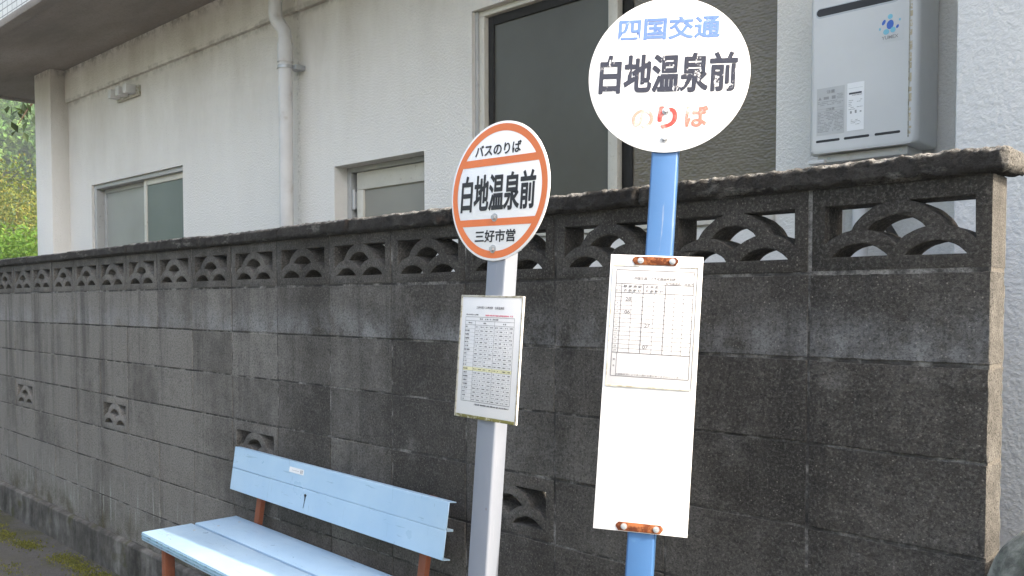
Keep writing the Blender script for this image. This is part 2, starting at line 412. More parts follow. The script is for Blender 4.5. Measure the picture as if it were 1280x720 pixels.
M_WORNBLACK = paint('worn_black_paint', (0.025, 0.028, 0.045), 0.5, 0.35, (0.74, 0.74, 0.75), 75, (0.615, 0.645), 0.0, wvec=(1, 1, 0.55))
M_SKYTEXT = paint('faded_blue_paint', (0.115, 0.20, 0.46), 0.5, 0.3, (0.50, 0.56, 0.70), 60, (0.64, 0.70), 0.0)
M_RED = paint('faded_red_paint', (0.62, 0.06, 0.05), 0.5, 0.3, (0.70, 0.30, 0.26), 40, (0.48, 0.66), 0.0)
M_PINK = paint('bleached_pink_paint', (0.66, 0.17, 0.13), 0.5, 0.3, (0.76, 0.58, 0.54), 40, (0.50, 0.68), 0.0)
M_GHOST = paint('nearly_gone_pink_paint', (0.66, 0.26, 0.21), 0.5, 0.3, (0.76, 0.64, 0.62), 30, (0.48, 0.68), 0.0)
M_INK = paint('grey_print_ink', (0.07, 0.07, 0.08), 0.6, 0.3, None, bump=0.0)
M_FINEINK = paint('fine_print_line', (0.115, 0.115, 0.12), 0.6, 0.3, None, bump=0.0)
M_REDINK = paint('red_print_ink', (0.75, 0.16, 0.22), 0.6, 0.3, None, bump=0.0)
M_HILITE = paint('yellow_marker_band', (0.74, 0.71, 0.44), 0.6, 0.3, None, bump=0.0)
M_STICKER = paint('grey_label_film', (0.50, 0.505, 0.50), 0.5, 0.3, None, bump=0.0)
M_STICKINK = paint('label_print', (0.32, 0.32, 0.32), 0.6, 0.3, None, bump=0.0)
M_LOGOA = paint('cobalt_print', (0.06, 0.16, 0.55), 0.5, 0.3, None, bump=0.0)
M_LOGOB = paint('pale_cyan_print', (0.22, 0.55, 0.68), 0.5, 0.3, None, bump=0.0)
M_BLACKPIPE = paint('black_pipe_wrap', (0.03, 0.028, 0.026), 0.7, 0.2, None)

def bench_mat():
    m = Mat('pale_blue_bench_paint', 0.33, 0.45)
    v = m.noise(3, 5, 0.6)
    col = m.mix(m.ramp(v, [(0.35, 0), (0.7, 1)]), (0.29, 0.435, 0.58), (0.36, 0.50, 0.62))
    scr = m.ramp(m.noise(1, 3, 0.55, m.map((7, 60, 60), (0.2, 0.3, 0.15)), 0.6), [(0.655, 0), (0.69, 1)])
    col = m.mix(m.math('MULTIPLY', scr, 0.45), col, (0.16, 0.25, 0.33))
    scr2 = m.ramp(m.noise(1, 3, 0.6, m.map((60, 60, 6), (0, 0.35, 0)), 0.8), [(0.67, 0), (0.71, 1)])
    col = m.mix(m.math('MULTIPLY', scr2, 0.4), col, (0.16, 0.24, 0.31))
    sp = m.ramp(m.voro(16), [(0.035, 1), (0.06, 0)]); sk = m.ramp(m.voro(16, out='Color'), [(0.86, 0), (0.9, 1)])
    col = m.mix(m.math('MULTIPLY', sp, sk), col, (0.04, 0.05, 0.06))
    m.color(col); m.rough(m.ramp(m.noise(9, 4, 0.6), [(0.3, 0.27), (0.7, 0.45)]))
    m.bump(m.noise(25, 4, 0.6), 0.12, 0.002); return m
M_BENCH = bench_mat()
M_BENCHEDGE = paint('dulled_teal_edge', (0.20, 0.36, 0.43), 0.5, 0.35, (0.10, 0.14, 0.16), 24, (0.5, 0.62))

def frosted(name, c, c2, rough, bscale=None, bstr=0.5):
    m = Mat(name, rough, 0.5)
    m.color(m.mix(m.ramp(m.noise(2.0, 4, 0.6), [(0.3, 0), (0.7, 1)]), c, c2))
    if bscale:
        v = m.voro(bscale, feature='SMOOTH_F1', vec=m.map((1, 1, 1.5)), rnd=0.55)
        m.bump(v, bstr, 0.012)
    else:
        m.bump(m.noise(300, 2, 0.5), 0.08, 0.001)
    return m
M_GLASS_DARK = frosted('dark_frosted_glass', (0.058, 0.052, 0.041), (0.080, 0.079, 0.065), 0.42)
M_GLASS_BUMP = frosted('hammered_bronze_glass', (0.125, 0.104, 0.078), (0.175, 0.148, 0.112), 0.17, 66, 0.30)
M_GLASS_PALE = frosted('pale_frosted_glass', (0.27, 0.275, 0.25), (0.33, 0.335, 0.31), 0.5)
M_GLASS_GREEN = frosted('green_grey_frosted_glass', (0.12, 0.145, 0.135), (0.15, 0.175, 0.165), 0.45)
M_GLASS_BEIGE = frosted('beige_frosted_glass', (0.25, 0.235, 0.205), (0.29, 0.275, 0.24), 0.45)

def ground_mat():
    m = Mat('old_asphalt', 0.92, 0.25)
    n = m.noise(1.2, 5, 0.6); f = m.noise(140, 4, 0.8); y = m.axis(1)
    col = m.ramp(n, [(0.3, (0.11, 0.106, 0.10)), (0.7, (0.20, 0.194, 0.185))])
    col = m.mix(m.ramp(m.noise(24, 5, 0.75), [(0.42, 0.7), (0.55, 0)]), col, (0.035, 0.034, 0.033))
    col = m.mix(m.ramp(m.noise(31, 4, 0.75), [(0.56, 0), (0.66, 0.6)]), col, (0.20, 0.193, 0.183))
    col = m.mix(m.ramp(m.voro(95), [(0.12, 0.7), (0.3, 0)]), col, (0.20, 0.195, 0.185))
    col = m.mix(m.ramp(f, [(0.42, 0.85), (0.54, 0)]), col, (0.02, 0.02, 0.02))
    col = m.mix(m.math('MULTIPLY', m.band(y, -1.1, -0.45), 0.7), col, (0.045, 0.044, 0.044))  # damp and wall-foot shading put into the asphalt colour
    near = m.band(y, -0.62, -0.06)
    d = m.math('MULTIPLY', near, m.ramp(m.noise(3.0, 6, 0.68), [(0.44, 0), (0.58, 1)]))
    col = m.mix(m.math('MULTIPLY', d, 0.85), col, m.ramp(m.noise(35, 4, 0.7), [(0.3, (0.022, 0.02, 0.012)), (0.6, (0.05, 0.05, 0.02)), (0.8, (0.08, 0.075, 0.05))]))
    m.color(col); m.bump(m.math('ADD', f, m.math('MULTIPLY', m.voro(95), 0.6)), 0.8, 0.005); return m
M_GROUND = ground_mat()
def hill_mat():
    m = Mat('hillside_green', 0.95, 0.1)
    m.color(m.ramp(m.noise(0.09, 6, 0.7), [(0.3, (0.022, 0.045, 0.016)), (0.6, (0.05, 0.085, 0.028)), (0.8, (0.10, 0.12, 0.035))])); return m
M_HILL = hill_mat()
def leaf_mat(name, stops, ns, trans=0.35):
    m = Mat(name, 0.6, 0.25)
    v = m.math('ADD', m.math('MULTIPLY', m.attr('tone'), 0.6), m.math('MULTIPLY', m.noise(ns, 3, 0.6), 0.4))
    c = m.ramp(v, stops); m.color(c)
    tr = m.node('ShaderNodeBsdfTranslucent'); m.link(m.mix(0.5, c, (0.16, 0.22, 0.03)), tr.inputs[0])
    mx = m.node('ShaderNodeMixShader'); mx.inputs[0].default_value = trans
    m.link(m.p.outputs[0], mx.inputs[1]); m.link(tr.outputs[0], mx.inputs[2])
    m.link(mx.outputs[0], m.t.nodes['Material Output'].inputs[0]); return m
M_LEAF_WOOD = leaf_mat('wood_foliage', [(0.2, (0.03, 0.085, 0.02)), (0.5, (0.07, 0.16, 0.032)), (0.8, (0.14, 0.23, 0.05))], 0.12, 0.3)
M_LEAF_YEL = leaf_mat('yellowing_foliage', [(0.2, (0.045, 0.09, 0.012)), (0.5, (0.115, 0.145, 0.022)), (0.8, (0.23, 0.18, 0.03))], 0.9, 0.3)
M_LEAF_LIME = leaf_mat('lime_green_foliage', [(0.2, (0.045, 0.11, 0.014)), (0.5, (0.10, 0.21, 0.025)), (0.8, (0.17, 0.28, 0.04))], 1.5, 0.4)
M_LEAF_DARK = leaf_mat('dark_glossy_foliage', [(0.2, (0.012, 0.022, 0.010)), (0.6, (0.028, 0.05, 0.02)), (0.9, (0.06, 0.09, 0.03))], 4, 0.2)
M_BARK = paint('grey_brown_bark', (0.10, 0.075, 0.05), 0.95, 0.1, (0.05, 0.04, 0.03), 14, (0.45, 0.6), 0.9, 0.2)
M_MOSS = leaf_mat('ground_moss', [(0.2, (0.04, 0.048, 0.008)), (0.5, (0.085, 0.092, 0.010)), (0.8, (0.14, 0.135, 0.018))], 20, 0.15)
def rock_mat():
    m = Mat('dark_garden_stone', 0.8, 0.3)
    v = m.noise(7, 6, 0.7)
    col = m.ramp(v, [(0.36, (0.022, 0.024, 0.020)), (0.50, (0.085, 0.088, 0.076)), (0.62, (0.22, 0.225, 0.195))])
    m.color(m.mix(m.ramp(m.noise(18, 4, 0.6), [(0.55, 0), (0.7, 0.5)]), col, (0.07, 0.095, 0.055)))
    m.bump(m.math('ADD', m.noise(30, 5, 0.7), m.math('MULTIPLY', m.noise(140, 3, 0.7), 0.3)), 0.7, 0.008); return m
M_ROCK = rock_mat()

# ------------------------------------------------------------------ ground and hills
def make_ground():
    n = [-410, -60, -14, -8, -4, 0, 4, 10, 60, 410]
    V = [(x, y, 0.0) for y in n for x in n]; k = len(n)
    F = [(j*k+i, j*k+i+1, (j+1)*k+i+1, (j+1)*k+i) for j in range(k-1) for i in range(k-1)]
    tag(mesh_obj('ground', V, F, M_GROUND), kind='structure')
    V, F = [], []; na, nr = 120, 26
    for i in range(nr):
        r = 42 + (i/(nr-1))**1.4*350
        for j in range(na):
            a = 2*math.pi*j/na; x, y = r*math.cos(a), r*math.sin(a)
            left = max(0.0, -math.cos(a-0.25)); k = 0.20 + 0.20*left
            h = -0.6 + (r-42)*k*(0.9 + 0.35*mn.noise(Vector((x*0.012, y*0.012, 3)))) + 2.5*mn.noise(Vector((x*0.05, y*0.05, 1)))*min(1, (r-42)/20)
            h = min(h, 44+6*mn.noise(Vector((x*0.01, y*0.01, 9))))
            V.append((x, y, h))
    for i in range(nr-1):
        for j in range(na):
            a = i*na+j; b = i*na+(j+1) % na; F.append((a, b, b+na, a+na))
    tag(mesh_obj('hills', V, F, M_HILL, smooth=True), kind='structure')
make_ground()
def hill_h(x, y):
    r = math.hypot(x, y); a = math.atan2(y, x)
    left = max(0.0, -math.cos(a-0.25)); k = 0.20 + 0.20*left
    return max(0.0, -0.6 + (r-42)*k*(0.9 + 0.35*mn.noise(Vector((x*0.012, y*0.012, 3)))) + 2.5*mn.noise(Vector((x*0.05, y*0.05, 1)))*max(0, min(1, (r-42)/20)))

# ------------------------------------------------------------------ foliage
class Leaves:
    def __init__(s): s.V, s.F, s.T = [], [], []
    def leaf(s, p, d, up, l, wd, tone, bend=0.2):
        side = d.cross(up).normalized(); n = side.cross(d)
        q = [p, p+d*l*0.45+side*wd*0.5, p+d*l-n*l*bend, p+d*l*0.45-side*wd*0.5]
        i = len(s.V); s.V += [tuple(v) for v in q]; s.F.append((i, i+1, i+2, i+3)); s.T.append(tone)
    def clump(s, c, r, n, size, rng, base=0.5, flat=1.0):
        for _ in range(n):
            v = Vector((rng.gauss(0, 1), rng.gauss(0, 1), rng.gauss(0, 1))).normalized()
            p = c + Vector((v.x, v.y, v.z*flat))*r*(0.45+0.6*rng.random())
            d = (v + Vector((rng.gauss(0, .6), rng.gauss(0, .6), rng.gauss(-0.2, .6)))).normalized()
            up = Vector((rng.gauss(0, .5), rng.gauss(0, .5), 1)).normalized()
            s.leaf(p, d, up, size*rng.uniform(.7, 1.4), size*rng.uniform(.45, .8), min(1, max(0, base+rng.gauss(0, .17))))
    def build(s, name, mat, parent=None, loc=None):
        o = mesh_obj(name, s.V, s.F, mat, parent)
        a = o.data.attributes.new('tone', 'FLOAT', 'FACE'); a.data.foreach_set('value', s.T)
        if loc is not None: o.location = loc
        return o

def make_tree(name, label, cat, loc, h, cr, cz, mat, leaf, n_clump, n_leaf, seed, group=None, base=0.5, trunk_r=0.14, flat=0.8, tall=None):
    rng = random.Random(seed); t = thing(name, label, cat, loc, 0, group)
    mb = MB(); top = Vector((0.1*cr, 0, cz))
    mb.tube([(0, 0, -0.1), (0.03, 0.02, cz*0.35), (0.05, 0, cz*0.7), tuple(top)], [trunk_r*1.25, trunk_r, trunk_r*0.75, trunk_r*0.45], 10)
    L = Leaves(); tz = tall or cr*flat
    for i in range(n_clump):
        v = Vector((rng.gauss(0, 1), rng.gauss(0, 1), rng.gauss(0, 1))).normalized()*(0.35+0.65*rng.random()**0.6)
        c = Vector((v.x*cr, v.y*cr, cz + v.z*tz))
        if i < 12: mb.tube([(0.04, 0, cz*rng.uniform(.35, .8)), tuple((Vector((0, 0, cz*.75))+c)/2 + Vector((0, 0, .1))), tuple(c)], [trunk_r*.4, trunk_r*.25, trunk_r*.08], 6)
        L.clump(c, cr*rng.uniform(.22, .36), n_leaf, leaf, rng, base + rng.uniform(-.22, .22), 0.8)
    mb.build('trunk', M_BARK, t); L.build('crown', mat, t)
    return t

def make_background():
    rng = random.Random(5); L = Leaves()
    for i in range(700):
        d = rng.uniform(64, 200); ang = rng.uniform(-0.02, 0.42)
        x, y = -d, -2 + d*ang
        z = hill_h(x, y); r = rng.uniform(2.2, 4.2); b = rng.uniform(.25, .75)
        for k in range(7):
            v = Vector((rng.gauss(0, .5), rng.gauss(0, .5), rng.uniform(.1, 1.4)))
            L.clump(Vector((x, y, z+1.2)) + v*r, r*rng.uniform(.35, .55), 60 if d < 120 else 26, 0.24+d*0.0035, rng, b+rng.uniform(-.12, .12))
    tag(L.build('wooded_slope', M_LEAF_WOOD), 'broadleaf wood covering the green hillside beyond the house end', 'wood', kind='stuff')
    make_tree('yellowing_tree', 'tree with ochre autumn leaves in front of the wooded hillside', 'tree', (-30.5, 6.6, 0), 5, 2.7, 3.55, M_LEAF_YEL, 0.11, 90, 230, 3, base=.5, tall=2.2)
    make_tree('lime_green_bush', 'bright lime green leafy bush just above the far wall end', 'bush', (-18.5, 3.5, 0), 2.4, 1.7, 1.75, M_LEAF_LIME, 0.09, 70, 150, 8, base=.6, trunk_r=.05, tall=1.35)
    # tree whose lowest leafy twig hangs below the soffit corner
    t = thing('broadleaf_tree', 'dark leaved tree with one twig hanging below the soffit corner', 'tree', (-13.0, 3.6, 0))
    mb = MB(); mb.tube([(0, 0, -.1), (0, .05, 2.5), (.1, 0, 5.2)], [.16, .12, .06], 10)
    L = Leaves(); rng = random.Random(21)
    tip = Vector((-12.0, 1.78, 4.02)) - Vector((-13.0, 3.6, 0))
    mb.tube([(.05, 0, 4.3), (.5, -.9, 4.75), tuple(tip+Vector((.15, .2, .35))), tuple(tip), tuple(tip+Vector((.05, -.12, -.2)))], [.05, .035, .02, .012, .006], 6)
    for i in range(46):
        c = Vector((.1, .3, 5.2)) + Vector((rng.gauss(0, .9), rng.gauss(.5, .8), rng.gauss(0, .5)))
        L.clump(c, .45, 55, .15, rng, rng.uniform(.3, .6))
    for i in range(26):
        p = tip + Vector((rng.gauss(.0, .14), rng.gauss(0, .15), rng.gauss(-.04, .12)))
        d = Vector((rng.gauss(0, 1), rng.gauss(0, 1), rng.gauss(-.7, .5))).normalized()
        L.leaf(p, d, Vector((.2, -.4, .8)).normalized(), rng.uniform(.14, .22), rng.uniform(.07, .10), rng.random(), .15)
    mb.build('trunk', M_BARK, t); L.build('crown', M_LEAF_DARK, t)
make_background()

# ------------------------------------------------------------------ house
HTH = math.atan(0.03)
HM = Matrix.Translation((-4, 1.0, 0)) @ Matrix.Rotation(HTH, 4, 'Z')
def hpt(x, y, z=0): return HM @ Vector((x, y, z))
HR = 5.0                                    # right end of the building
ZS = 3.595
def wall_with_holes(mb, x0, x1, z0, z1, y0, y1, holes):
    """solid wall slab split round its openings; butted, no overlap"""
    xs = sorted({x0, x1, *[h[0] for h in holes], *[h[2] for h in holes]})
    for a, b in zip(xs, xs[1:]):
        cm = (a+b)/2; cuts = sorted([(h[1], h[3]) for h in holes if h[0] < cm < h[2]]); z = z0
        for c0, c1 in cuts:
            if c0 > z: mb.box((a, y0, z), (b, y1, c0))
            z = c1
        if z < z1: mb.box((a, y0, z), (b, y1, z1))
W1 = (-3.385, 1.45, -1.735, 2.54); DR = (0.14, 0.42, 0.94, 2.332); W2 = (1.302, 1.84, 2.93, 2.977)
def make_house():
    h = thing('stucco_house', 'cream stucco house with deep tiled balcony slab behind the block wall', 'house', HM.translation, HTH)
    mb = MB(); wall_with_holes(mb, -4.2, HR, 0, ZS, 0, 0.16, [W1, DR, W2])
    mb.box((-4.2, 0.16, 0), (-4.04, 7, ZS)); mb.box((HR-0.16, 0.16, 0), (HR, 7, ZS)); mb.box((-4.04, 6.84, 0), (HR-0.16, 7, ZS))
    bmesh.ops.remove_doubles(mb.bm, verts=mb.bm.verts, dist=1e-5)
    mb.build('wall', M_STUCCO, h, smooth=False)
    MB().box((-4.04, .16, .38), (HR-.16, 6.84, .42)).build('floor_slab', M_SOFFIT, h)
    mb = MB(); mb.box((-3.86, -0.03, 3.31), (-0.20, 0.004, ZS), 0.004); mb.box((-0.196, -0.03, 3.306), (3.70, 0.004, ZS), 0.004)
    mb.build('beam', M_STUCCO, h)
    MB().box((-4.245, -0.15, 0), (-3.865, 0.003, ZS), 0.006).build('pilaster', M_STUCCO, h)
    # projecting bay at the right
    MB().box((3.706, -0.50, 0), (4.72, 0.003, 3.5), 0.008).build('projecting_bay', M_STUCCO2, h)
    # balcony slab
    b = MB(); b.box((-5.30, -0.775, ZS), (HR-1.2, 7, ZS+0.16)).build('soffit', M_SOFFIT, h)
    MB().box((-5.36, -0.86, ZS-0.025), (HR-1.2, -0.777, ZS+0.03), 0.006).build('slab_lip', M_SOFFIT, h)
    MB().box((-5.36, -0.845, ZS+0.031), (HR-1.2, -0.777, ZS+1.1)).build('balcony_parapet', M_TILE, h)
    MB().box((-5.36, -0.775, ZS-0.025), (-5.302, 7, ZS+1.1)).build('end_parapet', M_SOFFIT, h)
    MB().box((-4.2, 1.2, ZS+0.161), (HR-1.2, 6.9, ZS+2.9)).build('upper_wall', M_STUCCO, h, smooth=False)
    # three small fixing blocks on the wall
    mb = MB()
    mb.box((-2.80, -.02, 3.150), (-2.40, .002, 3.232), .003); br = mb.build('wall_bracket', M_EDGE, h)
    for x in (-2.75, -2.61, -2.47): MB().box((x-.035, -.10, 3.168), (x+.03, -.021, 3.236), .004).build('cable_clamp', M_PVC, br)
    # small sliding window
    x0, z0, x1, z1 = W1
    f = MB(); f.box((x0, .02, z0), (x0+.05, .13, z1), .003); f.box((x1-.02, .02, z0), (x1, .13, z1), .003)
    f.box((x0+.05, .02, z1-.035), (x1-.02, .13, z1), .003); f.box((x0+.05, .02, z0), (x1-.02, .13, z0+.04), .003)
    win = f.build('window', M_ALU, h)
    xm = -2.49
    MB().box((x0+.09, .095, z0+.08), (xm+.02, .101, z1-.07)).build('pane', M_GLASS_PALE, win)
    s = MB(); s.box((x0+.05, .085, z0+.04), (x0+.09, .11, z1-.035), .003); s.box((x0+.09, .085, z1-.07), (xm, .11, z1-.035), .003)
    s.box((xm-.01, .085, z0+.04), (xm+.025, .11, z1-.07), .003); s.build('sash', M_ALU, win)
    MB().box((xm+.045, .06, z0+.08), (x1-.055, .066, z1-.08)).build('pane', M_GLASS_GREEN, win)
    s = MB(); s.box((xm, .05, z0+.04), (xm+.045, .076, z1-.036), .003); s.box((xm+.045, .05, z1-.08), (x1-.02, .076, z1-.036), .003); s.box((x1-.055, .05, z0+.04), (x1-.02, .076, z1-.08), .003)
    s.build('sash', M_CREAM, win)
    MB().box((x0+.02, .135, z0+.02), (x1-.02, .15, z1-.02)).build('backing', M_DARKGAP, win)
    # door
    x0, z0, x1, z1 = DR
    f = MB(); f.box((x0, .09, z0), (x0+.04, .15, z1), .003); f.box((x0+.04, .09, z1-.03), (x1, .15, z1), .003)
    d = f.build('door', M_ALU, h)
    p = MB(); p.box((x0+.075, .105, z1-.135), (x1-.002, .14, z1-.033), .004); p.box((x0+.075, .105, z0), (x0+.135, .14, z1-.135), .004); p.box((x0+.135, .105, z0), (x1-.002, .14, z0+.8), .004)
    p.build('door_leaf', M_CREAM, d)
    MB().box((x0+.135, .12, z0+.8), (x1-.002, .128, z1-.135)).build('pane', M_GLASS_BEIGE, d)
    g = MB(); g.cyl((x0+.058, .097, 2.085), (x0+.058, .097, 2.20), .011, seg=14); g.box((x0+.043, .099, 2.09), (x0+.074, .107, 2.19)); g.build('hinge', M_STEEL, d)
    MB().box((x0+.01, .152, z0), (x1-.004, .158, z1-.01)).build('backing', M_DARKGAP, d)
    # large window
    x0, z0, x1, z1 = W2
    f = MB(); f.box((x0+.02, .03, z0+.05), (x0+.055, .14, z1-.03), .003); f.box((x0+.02, .03, z1-.03), (x1, .14, z1-.002), .003)
    f.box((x0, -.02, z0), (x1, .14, z0+.05), .004)
    win = f.build('window', M_CREAM, h)
    MB().box((x0, .02, z0+.05), (x0+.02, .14, z1), .002).build('jamb', M_ALU, win)
    xm = 2.11
    MB().box((x0+.095, .066, z0+.10), (xm, .072, z1-.075)).build('pane', M_GLASS_DARK, win)
    s = MB(); s.box((x0+.06, .055, z0+.05), (x0+.095, .083, z1-.031), .003); s.box((x0+.095, .055, z1-.075), (xm, .083, z1-.031), .003); s.box((x0+.095, .055, z0+.05), (xm, .083, z0+.10), .003)
    s.build('sash', M_DARKGAP, win)
    s = MB(); s.box((xm, .045, z0+.05), (xm+.052, .083, z1-.031), .004); s.build('meeting_stile', M_CREAM, win)
    s = MB(); s.box((xm+.053, .09, z0+.05), (xm+.10, .12, z1-.031), .003); s.box((xm+.10, .09, z1-.075), (x1, .12, z1-.031), .003); s.box((xm+.10, .09, z0+.05), (x1, .12, z0+.10), .003)
    s.build('sash', M_DARKGAP, win)
    MB().box((xm+.10, .10, z0+.10), (x1-.002, .106, z1-.075)).build('pane', M_GLASS_BUMP, win)
    MB().box((x0+.025, .145, z0+.03), (x1-.005, .155, z1-.01)).build('backing', M_DARKGAP, win)
make_house()

def make_drain():
    b = hpt(-0.213, -0.10); t = thing('drainpipe', 'grey white plastic drainpipe with an elbow running down the house wall', 'drainpipe', b, HTH)
    r = 0.042
    pts = [(-.055, -.03, ZS-.002), (-.055, -.03, 3.27)]
    for k in range(1, 7):
        a = k/6; s = a*a*(3-2*a); pts.append((-.055+.055*s, -.03+.03*s, 3.27-.12*a))
    pts += [(0, 0, 3.08), (0, 0, 3.0)]
    MB().tube(pts, r*.98, 20).build('elbow', M_PVC, t)
    MB().tube([(0, 0, 3.06), (0, 0, 0.02)], r*1.0, 24).build('pipe', M_PVC, t)
    MB().tube([(0, 0, 3.10), (0, 0, 2.985)], r*1.13, 24).build('socket', M_PVC, t)
    g = MB(); g.tube([(0, 0, 2.965), (0, 0, 2.945)], r*1.12, 24); g.box((-.012, .04, 2.945), (.012, .097, 2.965)); g.box((.03, .03, 2.94), (.07, .098, 2.97), .004); g.build('clamp', M_STEEL, t)
make_drain()

def make_heater():
    b = hpt(3.32, 0, 0); t = thing('water_heater', 'pale grey gas water heater box with slots on the house wall', 'water heater', b, HTH)
    x0, x1, z0, z1 = -.172, .187, 2.035, 2.635
    mb = MB()
    # casing with rounded vertical edges
    poly = []
    rr = .022
    def arc(cx, cy, a0, a1, n=6):
        for k in range(n+1):
            a = a0+(a1-a0)*k/n; poly.append((cx+rr*math.cos(a), cy+rr*math.sin(a)))
    arc(x0+rr, -.2+rr, math.pi, 1.5*math.pi); arc(x1-rr, -.2+rr, 1.5*math.pi, 2*math.pi)
    poly += [(x1, -.022), (x0, -.022)]
    lo = [mb.bm.verts.new((x, y, z0)) for x, y in poly]; hi = [mb.bm.verts.new((x, y, z1)) for x, y in poly]; n = len(poly)
    fs = [mb.bm.faces.new(lo[::-1]), mb.bm.faces.new(hi)]
    for k in range(n): mb.bm.faces.new((lo[k], lo[(k+1) % n], hi[(k+1) % n], hi[k]))
    es = [e for e in fs[0].edges] + [e for e in fs[1].edges]
    bmesh.ops.bevel(mb.bm, geom=es, offset=.012, segments=3, profile=.5, affect='EDGES')
    mb.build('casing', M_HEATER, t, angle=50)
    MB().box((x0+.012, -.02, z0-.025), (x1-.012, -.002, z1-.02), .002).build('back_plate', M_STEEL, t)
    # flanged seam near the right edge with rust
    MB().box((x1-.030, -.2025, z0+.02), (x1-.0275, -.198, z1-.02)).build('seam', M_EDGE, t)
    rng = random.Random(4); g = MB(); z = z0+.03
    while z < z1-.03:
        l = rng.uniform(.006, .03)
        g.box((x1-.0265-rng.uniform(0, .002), -.2008, z), (x1-.0215+rng.uniform(-.001, .002), -.1985, z+l), .0005); z += l+rng.uniform(.002, .02)
    g.build('rust_streak', M_HRUST, t)
    def slot(mb, a, b, z, hh, y0=-.2004):
        n = 8; q = [(b-hh+hh*math.cos(-math.pi/2+math.pi*k/n), z+hh*math.sin(-math.pi/2+math.pi*k/n)) for k in range(n+1)]
        q += [(a+hh+hh*math.cos(math.pi/2+math.pi*k/n), z+hh*math.sin(math.pi/2+math.pi*k/n)) for k in range(n+1)]
        mb.prism(q, y0, y0+.004)
    g = MB(); slot(g, x0+.022, x0+.30, 2.503, .017); g.build('exhaust_rim', M_STEEL, t)
    g = MB(); slot(g, x0+.026, x0+.296, 2.5045, .0125, -.2010); g.build('exhaust_slot', M_BLACK, t)
    for a, c in ((-.144, -.062), (-.048, .036), (.053, .134)):
        g = MB(); slot(g, a, c, 2.0755, .0042); g.build('air_slot', M_BLACK, t)
    # base bracket and pipes
    g = MB(); g.box((x0+.02, -.17, z0-.028), (x1-.04, -.03, z0-.002), .003); g.box((x0-.005, -.185, z0-.03), (x0+.05, -.03, z0-.018), .002); g.build('bottom_bracket', M_PVC, t)
    for x in (x0+.06, x1-.06): MB().cyl((x, -.172, z0-.014), (x, -.166, z0-.014), .006, seg=10).build('screw', M_STEEL, t)
    g = MB(); g.tube([(-.03, -.10, z0-.02), (-.03, -.10, .05)], .026, 16); g.build('insulated_pipe', M_PVC, t)
    g = MB(); g.tube([(-.115, -.07, z0-.02), (-.115, -.07, .05)], .017, 16); g.build('insulated_pipe', M_PVC, t)
    g = MB(); g.tube([(.02, -.10, z0-.02), (.02, -.10, 1.88), (.05, -.09, 1.80), (.16, -.05, 1.60), (.17, -.04, 1.3), (.17, -.04, .1)], .013, 12); g.build('gas_pipe', M_BLACKPIPE, t)
    # stickers
    y = -.2008
    s1 = MB().rect(-.142, 2.095, -.047, 2.252, y).build('warning_sticker', M_STICKER, t)
    g = MB(); rng = random.Random(9)
    def lines(mb, a, c, zt, zb, step, hh, gap=.75):
        z = zt
        while z > zb:
            x = a
            while x < c-.002:
                l = rng.uniform(.003, .011); 
                if rng.random() < gap: mb.rect(x, z, min(x+l, c), z+hh, y-.0006)
                x += l+.0012
            z -= step
    lines(g, -.138, -.051, 2.205, 2.19, .0055, .0022); lines(g, -.138, -.051, 2.168, 2.103, .0048, .0020)
    g.rect(-.138, 2.182, -.051, 2.1827, y-.0006); g.rect(-.138, 2.1735, -.051, 2.1742, y-.0006)
    g.sheet([(-.137, 2.213), (-.125, 2.213), (-.131, 2.2235)], y-.0006)
    g.rect(-.118, 2.213, -.10, 2.222, y-.0006); g.rect(-.09, 2.212, -.077, 2.223, y-.0006); lines(g, -.073, -.051, 2.225, 2.21, .0045, .002)
    g.build('lettering', M_STICKINK, s1)
    text_part('lettering', '注意', M_STICKINK, s1, -.108, 2.232, -.080, 2.244, y-.0006, .02)
    text_part('lettering', 'ご注意', M_STICKINK, s1, -.110, 2.1755, -.080, 2.1845, y-.0012, .02)
    s2 = MB().rect(-.038, 2.098, .018, 2.254, y).build('rating_sticker', M_WHITE, t)
    g = MB(); rng = random.Random(2)
    lines(g, -.033, .011, 2.212, 2.209, .006, .0022); lines(g, -.033, .013, 2.196, 2.165, .0058, .0016, .5)
    lines(g, -.025, .010, 2.132, 2.115, .0050, .0014, .6); g.rect(-.028, 2.154, -.022, 2.162, y-.0006); g.rect(-.012, 2.154, -.006, 2.164, y-.0006); g.rect(.004, 2.156, .010, 2.160, y-.0006)
    g.rect(-.034, 2.236, .014, 2.2366, y-.0006)
    g.build('lettering', M_STICKINK, s2)
    g = MB(); g.rect(-.032, 2.2165, .010, 2.2225, y-.0006); g.build('lettering', M_INK, s2)
    # round-dots emblem and maker's name
    s3 = MB().rect(.052, 2.365, .140, 2.466, y).build('emblem_sticker', M_HEATER, t)
    def ell(mb, cx, cz, a, c, rot):
        mb.sheet([(cx + a*math.cos(k*.2618)*math.cos(rot)-c*math.sin(k*.2618)*math.sin(rot), cz + a*math.cos(k*.2618)*math.sin(rot)+c*math.sin(k*.2618)*math.cos(rot)) for k in range(24)], y-.0006)
    g = MB(); ell(g, .098, 2.418, .011, .0145, -.2); ell(g, .078, 2.428, .005, .009, -.5); ell(g, .121, 2.408, .004, .006, -.5); g.build('emblem', M_LOGOA, s3)
    g = MB(); ell(g, .098, 2.443, .008, .008, 0); ell(g, .086, 2.397, .0095, .009, 0); ell(g, .107, 2.400, .0085, .009, 0); ell(g, .128, 2.428, .003, .004, 0); ell(g, .066, 2.409, .003, .005, 0); g.build('emblem', M_LOGOB, s3)
    text_part('lettering', 'YUMEX', M_STICKINK, s3, .072, 2.373, .124, 2.384, y-.0006, .02)
make_heater()

